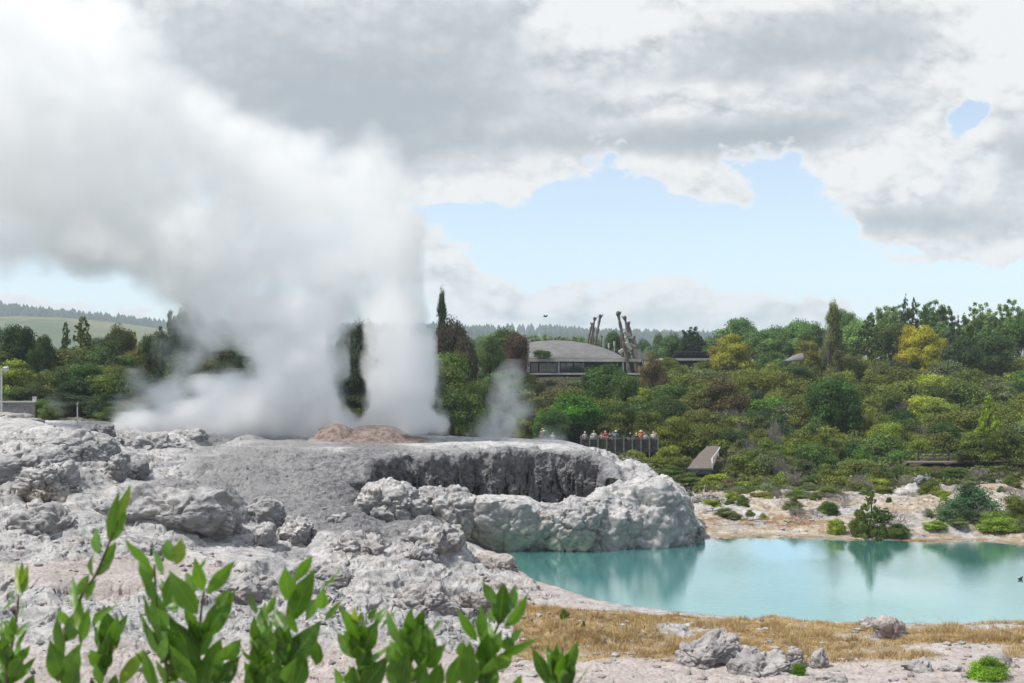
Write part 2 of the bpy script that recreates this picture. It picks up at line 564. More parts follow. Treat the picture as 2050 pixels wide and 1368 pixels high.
# ------------------------------------------------------------------ the ground
CTRL = [  # (u, Y, z)
    (-600, 26, 2.5), (0, 26, 2.3), (500, 26, 2.0), (1000, 26, 1.4), (1500, 26, 1.3), (2100, 26, 1.3), (2700, 26, 1.3),
    (-500, 38, 3.2), (0, 31, 2.2), (0, 38, 3.0), (0, 44, 3.7), (0, 50, 5.0), (0, 58, 5.9), (0, 65, 6.3), (0, 80, 6.55), (0, 100, 6.4),
    (-500, 60, 6.2), (-500, 90, 6.6),
    (200, 31, 2.0), (200, 38, 2.9), (200, 43, 3.2), (200, 52, 4.7), (200, 62, 5.6), (200, 80, 6.3), (200, 100, 6.2),
    (400, 31, 1.8), (400, 37, 2.3), (400, 43, 2.9), (400, 54, 4.0), (400, 64, 4.5), (400, 75, 5.3), (400, 88, 5.35), (400, 105, 5.3),
    (540, 43, 2.5), (540, 55, 3.1), (540, 66, 4.1), (540, 76, 5.1),
    (650, 33, 1.5), (650, 42, 2.1), (650, 50, 2.3), (650, 56, 2.45), (650, 64, 3.3), (650, 71, 4.4), (650, 78, 5.15), (650, 88, 5.1), (650, 105, 5.0),
    (740, 50, 1.9), (740, 62, 2.4),
    (850, 35, 1.1), (850, 44, 1.1), (850, 52, 1.5), (850, 60, 1.6), (850, 66, 1.9), (850, 72, 2.1), (850, 79, 5.1), (850, 90, 4.95), (850, 105, 4.7),
    (960, 42, .75), (960, 50, 1.0), (960, 58, 0.7), (960, 72, 1.9), (960, 79, 5.1),
    (1050, 35, 1.0), (1050, 44, 0.6), (1050, 52, .55), (1050, 71, 1.2), (1050, 75, 2.1), (1050, 80, 5.1), (1050, 90, 4.85), (1050, 102, 4.6),
    (1150, 71, 1.0), (1150, 75, 2.1), (1150, 80, 5.05), (1150, 90, 4.8), (1150, 100, 4.3), (1150, 112, 2.2),
    (1220, 71, 1.2), (1220, 78, 4.0), (1220, 88, 3.7), (1220, 96, 3.4), (1220, 106, 2.2),
    (1280, 72, 1.0), (1280, 80, 2.9), (1280, 90, 2.2), (1340, 75, 1.1), (1340, 83, 1.3), (1340, 92, 1.2), (1400, 75, .5), (1400, 88, 0.9),
    (1200, 40, 0.7), (1200, 35, 1.0), (1500, 35, 1.05), (1500, 41, 0.65), (1800, 35, 1.05), (1800, 41, .65), (2050, 35, 1.2), (2050, 41, 0.7), (2600, 38, 1.0),
    (1450, 75, .42), (1450, 85, 1.0), (1600, 75, .45), (1600, 82, 0.85), (1600, 88, 1.25), (1800, 74, .5), (1800, 88, 1.4), (2000, 72, .55), (2000, 88, 1.4), (2500, 80, 1.2),
    (1400, 98, 1.0), (1600, 98, 1.1), (1800, 98, 1.2), (1850, 99, 2.4), (1950, 99.5, 2.45), (2080, 99.5, 2.45), (1400, 101, 1.7), (2600, 100, 1.6),
    (1100, 118, 1.6), (1400, 118, 1.5), (1700, 118, 1.5), (2100, 118, 1.8), (2600, 120, 2.0),
    (1000, 142, 2.8), (1400, 142, 2.6), (1800, 142, 3.0), (2200, 142, 3.4), (1000, 165, 5.5), (1400, 165, 5.0), (1800, 165, 6), (2300, 165, 6.6),
    (1000, 182, 9.0), (1130, 183, 9.6), (1280, 183, 9.4), (1000, 190, 9.8), (1160, 190, 9.9), (1300, 190, 9.8), (1450, 192, 9.0), (1700, 192, 9.0), (2100, 192, 9.5), (2400, 190, 10), (1000, 235, 10.3), (1400, 235, 10.8), (1800, 235, 13), (2400, 235, 13.5),
    (-300, 112, 6.4), (0, 112, 6.2), (300, 112, 5.8), (600, 115, 4.9), (850, 116, 4.0), (-400, 150, 8), (0, 150, 8), (400, 150, 7.5), (800, 150, 7),
    (-500, 200, 9.5), (0, 200, 9.5), (500, 200, 9.5), (-500, 260, 10), (300, 260, 10), (-500, 400, 6), (1000, 400, 6), (2500, 400, 8), (1000, 600, 4), (-500, 600, 4), (2500, 600, 4),
]
_cx = np.array([[wx(u, Y), Y] for u, Y, z in CTRL])
_cz = np.array([z for u, Y, z in CTRL])
_K = -np.sqrt(((_cx[:, None] - _cx[None]) ** 2).sum(2) + 0.8)
_A = np.block([[_K, np.ones((len(_cz), 1))], [np.ones((1, len(_cz))), np.zeros((1, 1))]])
_w = np.linalg.solve(_A, np.append(_cz, 0))


def base_h(X, Y):
    out = np.empty(len(X))
    for i in range(0, len(X), 200000):
        a = np.stack([X[i:i + 200000], Y[i:i + 200000]], 1)
        d = -np.sqrt(((a[:, None] - _cx[None]) ** 2).sum(2) + 0.8)
        out[i:i + 200000] = d @ _w[:-1] + _w[-1]
    return out


SHORE = [(985, 1100), (1000, 1113), (1030, 1138), (1060, 1155), (1100, 1172), (1150, 1190), (1200, 1202), (1260, 1213), (1330, 1222),
         (1420, 1232), (1500, 1238), (1560, 1237), (1630, 1248), (1700, 1246), (1760, 1250), (1850, 1250), (1900, 1254), (1960, 1248), (2060, 1246),
         (2500, 1235), (2500, 1100), (2050, 1092), (1960, 1083), (1880, 1086), (1800, 1083), (1700, 1082), (1600, 1077), (1500, 1077), (1400, 1081),
         (1330, 1083), (1250, 1086), (1150, 1088), (1050, 1090), (985, 1094)]
POOL = np.array([[wx(u, CZ * F / (v - HY)), CZ * F / (v - HY)] for u, v in SHORE])


def poly_sd(X, Y, poly):
    """signed distance, negative inside"""
    d = np.full(len(X), 1e9)
    ins = np.zeros(len(X), bool)
    n = len(poly)
    for i in range(n):
        a, b = poly[i], poly[(i + 1) % n]
        e = b - a
        t = np.clip(((X - a[0]) * e[0] + (Y - a[1]) * e[1]) / (e @ e), 0, 1)
        d = np.minimum(d, np.hypot(X - a[0] - t * e[0], Y - a[1] - t * e[1]))
        c = (a[1] > Y) != (b[1] > Y)
        with np.errstate(divide='ignore', invalid='ignore'):
            xx = (b[0] - a[0]) * (Y - a[1]) / (b[1] - a[1]) + a[0]
        ins ^= c & (X < xx)
    return np.where(ins, -d, d)


HUMPS = [  # (u, Y, radius u in px, radius Y in m, height m, sharpness)
    (60, 57, 110, 4, 0.75), (150, 60, 80, 3, 0.8), (235, 66, 75, 3.5, 0.75), (195, 75, 55, 2.5, 0.8), (95, 78, 60, 2, 0.55), (20, 72, 50, 2.5, 0.5),
    (40, 50, 60, 2.5, 0.5), (350, 55, 150, 4, 1.15), (300, 51, 70, 2, 0.5), (470, 56, 75, 2.3, 0.7), (560, 58, 55, 2, 0.6), (640, 56.5, 70, 2, 0.8),
    (700, 56, 60, 2, 0.5), (840, 57.5, 105, 3.2, 1.55), (890, 56.5, 70, 2.6, 0.8), (760, 54, 80, 2.5, 0.6), (720, 52, 110, 3, 0.7), (690, 55, 90, 2.6, 0.75),
    (960, 56, 70, 2.2, 0.8), (1020, 54, 70, 1.8, 0.75), (900, 50, 120, 2.6, 0.75), (980, 49, 90, 2.0, 0.5), (780, 48.5, 100, 2.2, 0.55),
    (120, 44, 70, 1.6, 0.45), (250, 47, 60, 1.6, 0.5), (70, 38, 90, 1.6, 0.45), (200, 36, 90, 1.4, 0.35), (520, 45.5, 60, 1.2, 0.35), (170, 49, 90, 2, 0.5),
    (330, 84, 90, 4.5, 0.55), (270, 92, 60, 3, 0.9), (360, 90, 60, 3, 0.5), (470, 92, 70, 3, 0.5), (30, 88, 80, 4, 0.6),
    (500, 69, 60, 3, 0.5), (660, 68, 70, 3, 0.55), (590, 73, 60, 3, 0.35), (480, 62, 60, 2, 0.3),
    (720, 91, 100, 3, 0.95), (800, 92, 90, 3, 0.55), (660, 90, 45, 2, 0.7), (760, 90.5, 140, 4, 0.25), (590, 94, 40, 2, 0.4),
    (1450, 80, 70, 3, 0.3), (1560, 77, 90, 2.2, 0.22), (1700, 83, 120, 3, 0.35), (1850, 84, 100, 3, 0.4), (1900, 73.2, 120, 1.6, 0.28), (1530, 84, 60, 2, 0.35),
    (1850, 89, 50, 1.5, 0.7), (1260, 44.5, 120, 1.9, 0.55), (1150, 45, 70, 1.6, 0.35), (1180, 42.5, 70, 1.4, 0.35),
    (1990, 88, 60, 2, .4), (1620, 46, 60, 0.8, 0.15), (1560, 46.6, 60, 0.8, 0.22),
]


def ground_full(X, Y):
    """height of the bare ground before fine relief, and the distance to the pool"""
    z = base_h(X, Y)
    u = X / Y * F + 1025
    for (hu, hY, ru, rY, H) in HUMPS:
        m = (np.abs(u - hu) < ru * 1.1) & (np.abs(Y - hY) < rY * 1.1)
        if not m.any():
            continue
        r2 = ((u[m] - hu) / ru) ** 2 + ((Y[m] - hY) / rY) ** 2
        z[m] += H * np.clip(1 - r2, 0, 1) ** 0.8
    sd_ = poly_sd(X, Y, POOL)
    return z, sd_


def ground_z(x, y):
    z, s = ground_full(np.array([float(x)]), np.array([float(y)]))
    return float(z[0]) if s[0] > 0 else 0.0


def region(u, v, cu, cv, ru, rv):
    return np.clip(1.25 - np.sqrt(((u - cu) / ru) ** 2 + ((v - cv) / rv) ** 2), 0, 1)


def build_ground():
    nc, nr = 1500, 1050
    t = np.linspace(-0.62, 0.62, nc)
    Yr = np.exp(np.linspace(math.log(24.0), math.log(128.0), nr))
    Yg, Tg = np.meshgrid(Yr, t, indexing='ij')
    X = (Yg * Tg).ravel()
    Y = Yg.ravel()
    z, sdist = ground_full(X, Y)
    u = X / Y * F + 1025
    v = HY + (CZ - z) / Y * F
    # wobble region borders
    wb = fbm(np.stack([X * .25, Y * .25, z * .25], 1), 4, 0.6, 91)
    uw, vw = u + wb * 60, v + wb * 18
    slope = region(uw, vw, 560, 965, 230, 85)          # dark grey run-off slope
    dark = sstep(slope + wb * .25, 0.0, 0.45) * 0.78
    dark = np.maximum(dark, sstep(region(uw, vw, 740, 985, 130, 95), 0, .25) * 1.0)
    topd = sstep(region(uw, vw, 900, 925, 330, 26), 0, .5) * (Y < 84) * 0.55
    dark = np.maximum(dark, topd)
    dark = np.maximum(dark, sstep(fbm(np.stack([X * .5, Y * .5, z * 0], 1), 4, .6, 5), 0.22, 0.5) * .45 * (v < 1300))
    dark *= 1 - sstep(Y, 96, 104) * 0.6
    beach = (Y > 69) & (u > 1395)
    ochre = np.where(beach, sstep(wb, -0.5, 0.15), 0)
    ochre = np.where((Y > 69) & (u > 1250) & (u <= 1395), 0.0, ochre)
    pink = sstep(region(uw, vw, 250, 1140, 260, 30), 0, .5) * 0.55
    pink = np.maximum(pink, sstep(v, 1262, 1310) * 0.6)
    pink = np.maximum(pink, sstep(region(uw, vw, 1100, 1180, 140, 60), 0, .6) * 0.4)
    brown = sstep(region(u, v + wb * 8, 735, 866, 130, 20), 0, .25) * (Y > 86) * (Y < 96)
    straw = ((Y > 38.0) & (Y < 48.5) & (u > 1040)) * sstep(fbm(np.stack([X * .30, Y * .42, z * 0], 1), 3, .5, 33), -0.50, -0.08) * sstep(Y, 38, 40)
    straw = straw * sstep(sdist, 0.3, 1.6)
    soil = sstep(Y + wb * 3, 90, 95) * (u > 1330)
    soil = np.maximum(soil, sstep(Y + wb * 3, 104, 109))
    green = sstep(sdist, 1.6, 0.2) * (u > 1450) * (Y > 60) * sstep(wb, -.1, .3)
    stain = np.where(Y > 60, sstep(sdist, 1.3, 0.1), sstep(sdist, .6, .05) * .6)
    stain = np.maximum(stain, sstep(region(u, v + wb * 4, 1540, 1042, 120, 9), 0, .3) * beach)
    stain = np.where((u < 1395) & (Y > 60), stain * .4, stain)
    smooth_flat = np.maximum(sstep(region(u, v, 250, 1140, 250, 22), 0, .5), sstep(region(u, v, 450, 1110, 120, 16), 0, .5))
    smooth_flat = np.maximum(smooth_flat, sstep(region(u, v, 60, 850, 120, 10), 0, .5))
    # relief
    amp = np.full(len(X), 1.0)
    amp = np.where(Y > 98, 0.7, amp)
    amp *= 1 - 0.88 * smooth_flat
    amp *= 1 - 0.5 * dark
    amp = np.where((u > 1040) & (Y < 50), amp * 0.35, amp)
    amp = np.where(beach, amp * 0.6, amp)
    amp = np.where((Y > 80) & (Y < 104) & (u > 480) & (u < 1180), amp * 0.28, amp)
    amp = np.where((v > 1260) & (u < 1040), amp * 0.6, amp)
    P3 = np.stack([X, Y, z * 1.5], 1)
    big = fbm(P3 * 0.28, 5, 0.55, 3)
    rid = fbm(P3 * 0.55 + 7, 5, 0.55, 13, ridge=True)
    f1, f2 = worley(P3 * np.array([0.9, .9, 1.6]) + fbm(P3 * .8, 3, .5, 55)[:, None] * .8, 4)
    crack = sstep(f2 - f1, 0.0, 0.16)
    msk = sstep(fbm(P3 * 0.16, 3, .5, 77), -0.25, 0.25)
    bil = -fbm(P3 * .24 + 3, 4, .5, 113, ridge=True)
    h = big * 0.45 + (bil - .1) * 1.0 * (0.3 + .7 * msk) - rid * 0.22 * (0.3 + msk) + (sstep(f2 - f1, 0, .07) - 1) * 0.22 * (.3 + .7 * msk) + (0.5 - f1) * 0.12 * msk
    fine = -fbm(P3 * 2.2, 4, 0.55, 21, ridge=True) * 0.05 + fbm(P3 * 4.4, 4, .6, 121, ridge=True) * 0.055 + fbm(P3 * 9.0, 3, 0.6, 22) * 0.03
    z = z + amp * h + fine * (0.35 + 0.65 * amp) * (1 + 0.8 * dark)
    # thin sinter ledges: partly terrace the height
    st = 0.33
    q = z / st + big * 1.2
    fr = q - np.floor(q)
    zt = (np.floor(q) + sstep(fr, 0.55, 0.95)) * st - big * 1.2 * st
    z = z + (zt - z) * 0.42 * np.clip(amp, 0, 1) * (v > 870)
    # pool
    sdn = sdist + wb * 0.55
    shore = sstep(sdn, 0.0, 2.2)
    z = np.where(sdn > 0, 0.035 + (np.maximum(z, 0.12)) * shore, np.maximum(-1.6, sdn * 0.8))
    # sideways relief so that ledges undercut
    P4 = np.stack([X, Y, z], 1)
    dx = fbm(P4 * 1.3 + 31, 4, .6, 41) * 0.28 * amp
    dy = fbm(P4 * 1.3 + 57, 4, .6, 43) * 0.28 * amp
    keep = sstep(sdn, 0.2, 1.5)
    V = np.stack([X + dx * keep, Y + dy * keep, z], 1)
    idx = np.arange(nr * nc).reshape(nr, nc)
    Q = np.stack([idx[:-1, :-1], idx[:-1, 1:], idx[1:, 1:], idx[1:, :-1]], -1).reshape(-1, 4)
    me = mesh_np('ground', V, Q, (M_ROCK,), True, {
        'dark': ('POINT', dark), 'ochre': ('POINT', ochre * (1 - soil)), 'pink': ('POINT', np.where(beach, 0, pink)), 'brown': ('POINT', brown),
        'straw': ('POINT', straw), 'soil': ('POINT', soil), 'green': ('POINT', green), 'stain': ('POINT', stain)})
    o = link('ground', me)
    tag(o, kind='structure')
    return V.reshape(nr, nc, 3)


GRID = build_ground()
_gt = np.linspace(-0.62, 0.62, 1500)
_gY = np.linspace(math.log(24.0), math.log(128.0), 1050)


def surf(x, y):
    """height of the finished ground at x, y"""
    if not (24.5 < y < 127):
        return ground_z(x, y)
    j = int(round((x / y + 0.62) / 1.24 * 1499))
    i = int(round((math.log(y) - _gY[0]) / (_gY[-1] - _gY[0]) * 1049))
    j = min(max(j, 0), 1499)
    return float(GRID[i, j, 2])


def surf_np(x, y):
    j = np.clip(np.round((x / y + 0.62) / 1.24 * 1499).astype(int), 0, 1499)
    i = np.clip(np.round((np.log(y) - _gY[0]) / (_gY[-1] - _gY[0]) * 1049).astype(int), 0, 1049)
    return GRID[i, j, 2]


def build_far_ground():
    # bank under the photographer, joined to the low ground in front
    xs = np.linspace(-60, 60, 61)
    ys = np.concatenate([np.linspace(-60, 0, 13), np.linspace(1, 26, 40)])
    Yg, Xg = np.meshgrid(ys, xs, indexing='ij')
    X, Y = Xg.ravel(), Yg.ravel()
    f = sstep(Y, 4.2, 17)
    z = 9.28 * (1 - f) + f * 1.2 + fbm(np.stack([X, Y, X * 0], 1) * .3, 4, .5, 8) * 0.12 * (1 + 3 * f)
    n, m = Yg.shape
    idx = np.arange(n * m).reshape(n, m)
    Q = np.stack([idx[:-1, :-1], idx[:-1, 1:], idx[1:, 1:], idx[1:, :-1]], -1).reshape(-1, 4)
    o = link('bank', mesh_np('bank', np.stack([X, Y, z], 1), Q, (M_ROCK,), True, {'pink': ('POINT', np.full(len(X), .6))}))
    tag(o, kind='structure')
    # hillside under the bush
    xs = np.linspace(-330, 330, 300)
    ys = np.linspace(112, 640, 240)
    Yg, Xg = np.meshgrid(ys, xs, indexing='ij')
    X, Y = Xg.ravel(), Yg.ravel()
    z = base_h(X, Y) + fbm(np.stack([X, Y, X * 0], 1) * .15, 4, .5, 9) * 0.5 - 0.35 * sstep(Y, 130, 112)
    n, m = Yg.shape
    idx = np.arange(n * m).reshape(n, m)
    Q = np.stack([idx[:-1, :-1], idx[:-1, 1:], idx[1:, 1:], idx[1:, :-1]], -1).reshape(-1, 4)
    o = link('hillside', mesh_np('hillside', np.stack([X, Y, z], 1), Q, (M_ROCK,), True, {'soil': ('POINT', np.ones(len(X)))}))
    tag(o, kind='structure')
    # wide land that reaches the horizon
    m_, T = new_mat('pasture')
    pos = T.n('ShaderNodeNewGeometry').outputs['Position']
    nn = T.noise(pos, 0.004, 5, 0.6)
    n2 = T.noise(pos, 0.02, 5, 0.6)
    c = T.mix(T.ss(nn, 0.40, 0.56), (0.07, 0.095, 0.045), (0.15, 0.15, 0.08))
    c = T.mix(T.ss(n2, 0.52, 0.62), c, (0.07, 0.10, 0.04))
    finish(T, c, 1.0)
    xs = np.linspace(-7000, 7000, 240)
    ys = np.concatenate([np.linspace(-2500, 100, 10), np.linspace(600, 5200, 150)])
    Yg, Xg = np.meshgrid(ys, xs, indexing='ij')
    X, Y = Xg.ravel(), Yg.ravel()
    z = hills_h(X, Y)
    n, m = Yg.shape
    idx = np.arange(n * m).reshape(n, m)
    Q = np.stack([idx[:-1, :-1], idx[:-1, 1:], idx[1:, 1:], idx[1:, :-1]], -1).reshape(-1, 4)
    o = link('hills', mesh_np('hills', np.stack([X, Y, z], 1), Q, (m_,), True))
    tag(o, kind='structure')


_RU = np.array([-1500, -300, 0, 120, 260, 330, 500, 900, 1100, 1300, 1450, 1700, 2100, 3500])
_RV = np.array([640, 625, 628, 637, 655, 664, 664, 668, 676, 684, 686, 683, 680, 670])


def hills_h(X, Y):
    """distant ridge, its crest at about 2.6 km"""
    Yc = np.maximum(Y, 50)
    u = X / Yc * F + 1025
    vr = np.interp(u, _RU, _RV)
    crest = CZ + (HY - vr) / F * 2600.0
    p = np.exp(-((Y - 2600) / 900.0) ** 2)
    p = np.where(Y > 2600, 0.45 + 0.55 * p, p)
    nz = fbm(np.stack([X, Y, X * 0], 1) * .0022, 4, .5, 66)
    z = 3 + (crest - 3) * p + nz * 16 * sstep(Y, 900, 2000)
    k = np.exp(-((Y - 1500) / 300.0) ** 2 - ((X + 620) / 330.0) ** 2)     # nearer grassy knoll at left
    z = z + 52 * k
    return np.where(Y < 700, -6.0, z)


build_far_ground()


# ------------------------------------------------------------------ water
def build_water():
    m, T = new_mat('milky_turquoise_water')
    pos = T.n('ShaderNodeNewGeometry').outputs['Position']
    a = T.noise(T.vm('MULTIPLY', pos, (0.55, 2.0, 1)), 2.6, 5, 0.62)
    b = T.noise(T.vm('MULTIPLY', pos, (0.6, 1.1, 1)), 9.0, 3, 0.6)
    big = T.noise(pos, 0.09, 2, 0.5)
    h = T.m('MULTIPLY', T.m('ADD', a, T.m('MULTIPLY', b, 0.25)), T.ss(big, 0.35, 0.65, 0.35, 1.0))
    c = T.mix(T.noise(pos, 0.12, 3, 0.5), (0.05, 0.27, 0.26), (0.10, 0.34, 0.33))
    bp = T.n('ShaderNodeBump')
    bp.inputs['Distance'].default_value = 0.009
    T.l(h, bp.inputs['Height'])
    df = T.n('ShaderNodeBsdfDiffuse')
    T.l(c, df.inputs[0])
    gl = T.n('ShaderNodeBsdfGlossy')
    gl.inputs['Roughness'].default_value = 0.03
    gl.inputs['Color'].default_value = (.90, 1, 1, 1)
    T.l(bp.outputs[0], gl.inputs['Normal'])
    fr = T.n('ShaderNodeFresnel')
    fr.inputs['IOR'].default_value = 1.36
    T.l(bp.outputs[0], fr.inputs['Normal'])
    mx = T.n('ShaderNodeMixShader')
    T.l(T.m('MINIMUM', T.m('MULTIPLY', fr.outputs[0], 2.2), 0.84), mx.inputs[0])
    T.l(df.outputs[0], mx.inputs[1])
    T.l(gl.outputs[0], mx.inputs[2])
    o = T.n('ShaderNodeOutputMaterial')
    T.l(mx.outputs[0], o.inputs[0])
    xs = [wx(u, 60) for u in (900, 2600)]
    vs = [(-10, 42, 0), (75, 42, 0), (75, 76, 0), (-10, 76, 0)]
    me = bpy.data.meshes.new('pool_water')
    me.from_pydata(vs, [], [(0, 1, 2, 3)])
    me.materials.append(m)
    o = link('pool_water', me)
    tag(o, kind='structure')


build_water()


# ------------------------------------------------------------------ rocks
def ico(level):
    bm = bmesh.new()
    bmesh.ops.create_icosphere(bm, subdivisions=level, radius=1.0)
    V = np.array([v.co[:] for v in bm.verts])
    Fc = np.array([[l.vert.index for l in f.loops] for f in bm.faces])
    bm.free()
    return V, Fc


_ICO = {k: ico(k) for k in (4, 5, 6)}


def boulder(name, loc, size, seed, label, group=None, cat='rock', rz=0.0, level=6, rough=0.28, flat=0.0, cracks=1.0, attrs=None, box=2.6, mat=None, parent=None, tilt=0.0, lumps=0.0, overhang=0.0, bill=.12):
    V, Fc = _ICO[level]
    V = V.copy()
    # superellipsoid
    e = 2.0 / box
    s = np.abs(V) ** box
    V = V / (s.sum(1) ** (1 / box))[:, None]
    n0 = V / np.linalg.norm(V, axis=1)[:, None]
    sz = np.array(size)
    p = V * sz
    k = 1.0 / max(0.35, sz.mean())
    q = p * k + seed * 7.13
    warp = np.stack([fbm(q * 1.1 + 5, 3, .5, seed), fbm(q * 1.1 + 9, 3, .5, seed + 1), fbm(q * 1.1 + 17, 3, .5, seed + 2)], 1)
    p = p + warp * rough * 1.1 * sz
    q = p * 1.1 + seed * 3.3
    r1 = fbm(q * 1.0, 5, .58, seed + 5)
    f1, f2 = worley(q * 0.42 + warp * .5, seed + 9)
    cr = sstep(f2 - f1, 0, .13) - 1
    d = r1 * 0.36 * rough / .28 + cr * 0.20 * cracks + (0.5 - f1) * 0.55 * lumps + fbm(q * .45 + 3, 3, .5, seed + 21) * .3 * rough / .28
    g1, g2 = worley(p * np.array([.75, .75, 2.3]) + warp * 1.2 + seed, seed + 31)
    d = d + (sstep(g2 - g1, 0, .07) - 1) * 0.09 * cracks
    d = d - fbm(p * 1.7 + seed, 6, .58, seed + 12, ridge=True) * bill + fbm(p * 11 + seed, 3, .6, seed + 14) * 0.022
    p = p + n0 * d[:, None] * np.minimum(1.0, sz.min() / 0.9)
    if overhang:
        low = sstep(-p[:, 2] / sz[2], -0.1, 0.8)
        p[:, 1] += low * overhang * sz[1]
    if flat:
        top = sz[2] * (1 - flat)
        p[:, 2] = np.where(p[:, 2] > top, top + (p[:, 2] - top) * 0.35, p[:, 2])
    if tilt:
        c, s_ = math.cos(tilt), math.sin(tilt)
        x, z = p[:, 0].copy(), p[:, 2].copy()
        p[:, 0], p[:, 2] = c * x + s_ * z, -s_ * x + c * z
    A = {}
    for kk, vv in (attrs or {}).items():
        A[kk] = ('POINT', np.full(len(p), vv) if np.isscalar(vv) else vv(p, sz))
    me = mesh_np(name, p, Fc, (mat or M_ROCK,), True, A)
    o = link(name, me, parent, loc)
    o.rotation_euler = (0, 0, rz)
    if label:
        tag(o, label, cat, group)
    return o


def rockpx(name, u, v0, v1, Y, wpx, depth, seed, label, **kw):
    """rock whose outline spans v0 (top) .. v1 (foot) and wpx wide in the photo, standing at distance Y"""
    zt, zb = wz(v0, Y), wz(v1, Y)
    hz = (zt - zb) / 2 + 0.25
    c = (wx(u, Y), Y, zt - hz)
    return boulder(name, c, (wpx / 2 / F * Y, depth / 2, hz), seed, label, **kw)


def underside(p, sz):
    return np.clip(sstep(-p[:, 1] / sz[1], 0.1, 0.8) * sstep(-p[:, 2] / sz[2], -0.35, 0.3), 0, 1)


def build_rocks():
    G = 'pale sinter rocks rimming the near edge of the terrace'
    # rim in front of the dark wall, left to right
    rockpx('sinter_rock', 765, 962, 1062, 66, 110, 3.2, 11, 'pale cracked rock block at the left end of the rim under the dark wall', group=G, box=2.8, rz=.2, cracks=1.4)
    rockpx('sinter_rock', 815, 978, 1075, 66.5, 130, 3.0, 12, 'sloping slab of pale rock leaning over a dark hollow in the rim', group=G, box=3.0, rz=-.2, cracks=1.6, tilt=.22)
    rockpx('sinter_rock', 868, 974, 1050, 67.6, 80, 2.4, 13, 'small rounded pale knob on top of the rim left of the long slab', group=G)
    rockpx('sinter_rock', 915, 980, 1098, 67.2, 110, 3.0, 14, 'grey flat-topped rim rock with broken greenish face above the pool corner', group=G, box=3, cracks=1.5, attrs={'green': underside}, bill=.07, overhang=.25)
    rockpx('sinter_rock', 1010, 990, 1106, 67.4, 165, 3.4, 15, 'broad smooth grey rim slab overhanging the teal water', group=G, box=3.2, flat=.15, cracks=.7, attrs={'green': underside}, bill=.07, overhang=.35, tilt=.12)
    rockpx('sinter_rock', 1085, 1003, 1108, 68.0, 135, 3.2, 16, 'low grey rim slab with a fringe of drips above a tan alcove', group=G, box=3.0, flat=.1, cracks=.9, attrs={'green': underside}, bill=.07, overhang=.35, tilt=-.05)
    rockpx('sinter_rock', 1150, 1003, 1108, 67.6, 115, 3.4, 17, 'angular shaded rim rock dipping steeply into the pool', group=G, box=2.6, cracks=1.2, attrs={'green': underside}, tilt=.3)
    rockpx('sinter_rock', 1205, 990, 1106, 68.6, 120, 4.0, 18, 'smooth pale rock face dropping straight to the water beside the great lobe', group=G, box=2.4, cracks=.5)
    rockpx('sinter_rock', 1182, 995, 1050, 69.5, 80, 2.4, 19, 'round pale boulder wedged in the rim under the right end of the dark wall', group=G, box=2.2, cracks=.5)
    # great lobe at right
    G2 = 'smooth bulging lobes at the right end of the terrace'
    rockpx('sinter_lobe', 1280, 955, 1110, 70.5, 190, 6.5, 21, 'largest pale rounded sinter lobe dropping into the pool', group=G2, box=2.3, cracks=.9, rough=.24, lumps=.4)
    rockpx('sinter_lobe', 1322, 952, 1085, 75.5, 120, 7, 22, 'pale smooth shoulder running back from the great lobe', group=G2, box=2.2, cracks=.7, rough=.2, lumps=.3)
    rockpx('sinter_lobe', 1350, 998, 1100, 71.5, 88, 4.0, 23, 'tall narrow pale lobe at the pool edge right of the largest lobe', group=G2, box=2.3, cracks=.7, rough=.18)
    rockpx('sinter_lobe', 1382, 1035, 1095, 72.5, 60, 2.6, 24, 'last small grey lobe where the terrace meets the far beach', group=G2, box=2.3, cracks=.7, rough=.2)
    rockpx('sinter_lobe', 1238, 1000, 1108, 69.0, 100, 3.4, 25, 'grey lobe with a vertical dark crack between rim rocks and largest lobe', group=G2, box=2.4, cracks=1.0, rough=.2)
    rockpx('sinter_lobe', 1245, 924, 985, 78.5, 150, 8, 26, 'white sloping top of the lobes below the lookout', group=G2, box=2.1, cracks=.5, rough=.18)
    rockpx('sinter_lobe', 1345, 1050, 1100, 70.4, 90, 2.6, 27, 'low pale toe of the lobes touching the water', group=G2, box=2.3, cracks=.7, rough=.18)
    # blocks on the left slope
    S = 'loose blocks on the left slope'
    rockpx('boulder', 238, 908, 944, 60, 40, 1.2, 31, 'upright pale yellowish slab wedged in a dark gap on the left slope', group=S, level=5, box=3)
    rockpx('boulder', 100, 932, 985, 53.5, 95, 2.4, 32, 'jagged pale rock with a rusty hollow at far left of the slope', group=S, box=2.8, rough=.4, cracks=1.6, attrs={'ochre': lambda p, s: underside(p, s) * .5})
    rockpx('boulder', 342, 1000, 1056, 53, 46, 1.3, 33, 'dark grey angular block set in the face of the long hump', group=S, level=5, box=3.2, attrs={'dark': .75})
    rockpx('boulder', 462, 1036, 1070, 52.5, 50, 1.4, 34, 'pale rounded boulder below the cracked hump on the left slope', group=S, level=5)
    rockpx('boulder', 527, 1050, 1080, 51.5, 40, 1.1, 35, 'small pale cone-shaped stone in the middle of the slope', group=S, level=5)
    rockpx('boulder', 672, 1026, 1072, 55.5, 46, 1.3, 36, 'upright rounded grey knob beside the dark run-off', group=S, level=5)
    rockpx('boulder', 590, 1036, 1078, 54, 75, 2.0, 37, 'broad pale boulder with a hollow foot left of the upright knob', group=S, rough=.35)
    rockpx('boulder', 440, 1000, 1032, 55.5, 60, 1.2, 38, 'dark chunky block on the rim of the crack above the hump', group=S, level=5, attrs={'dark': .5})
    rockpx('boulder', 195, 846, 872, 76, 70, 2.4, 39, 'dark rough outcrop standing on the upper left flat', group=S, rough=.4, attrs={'dark': .8})
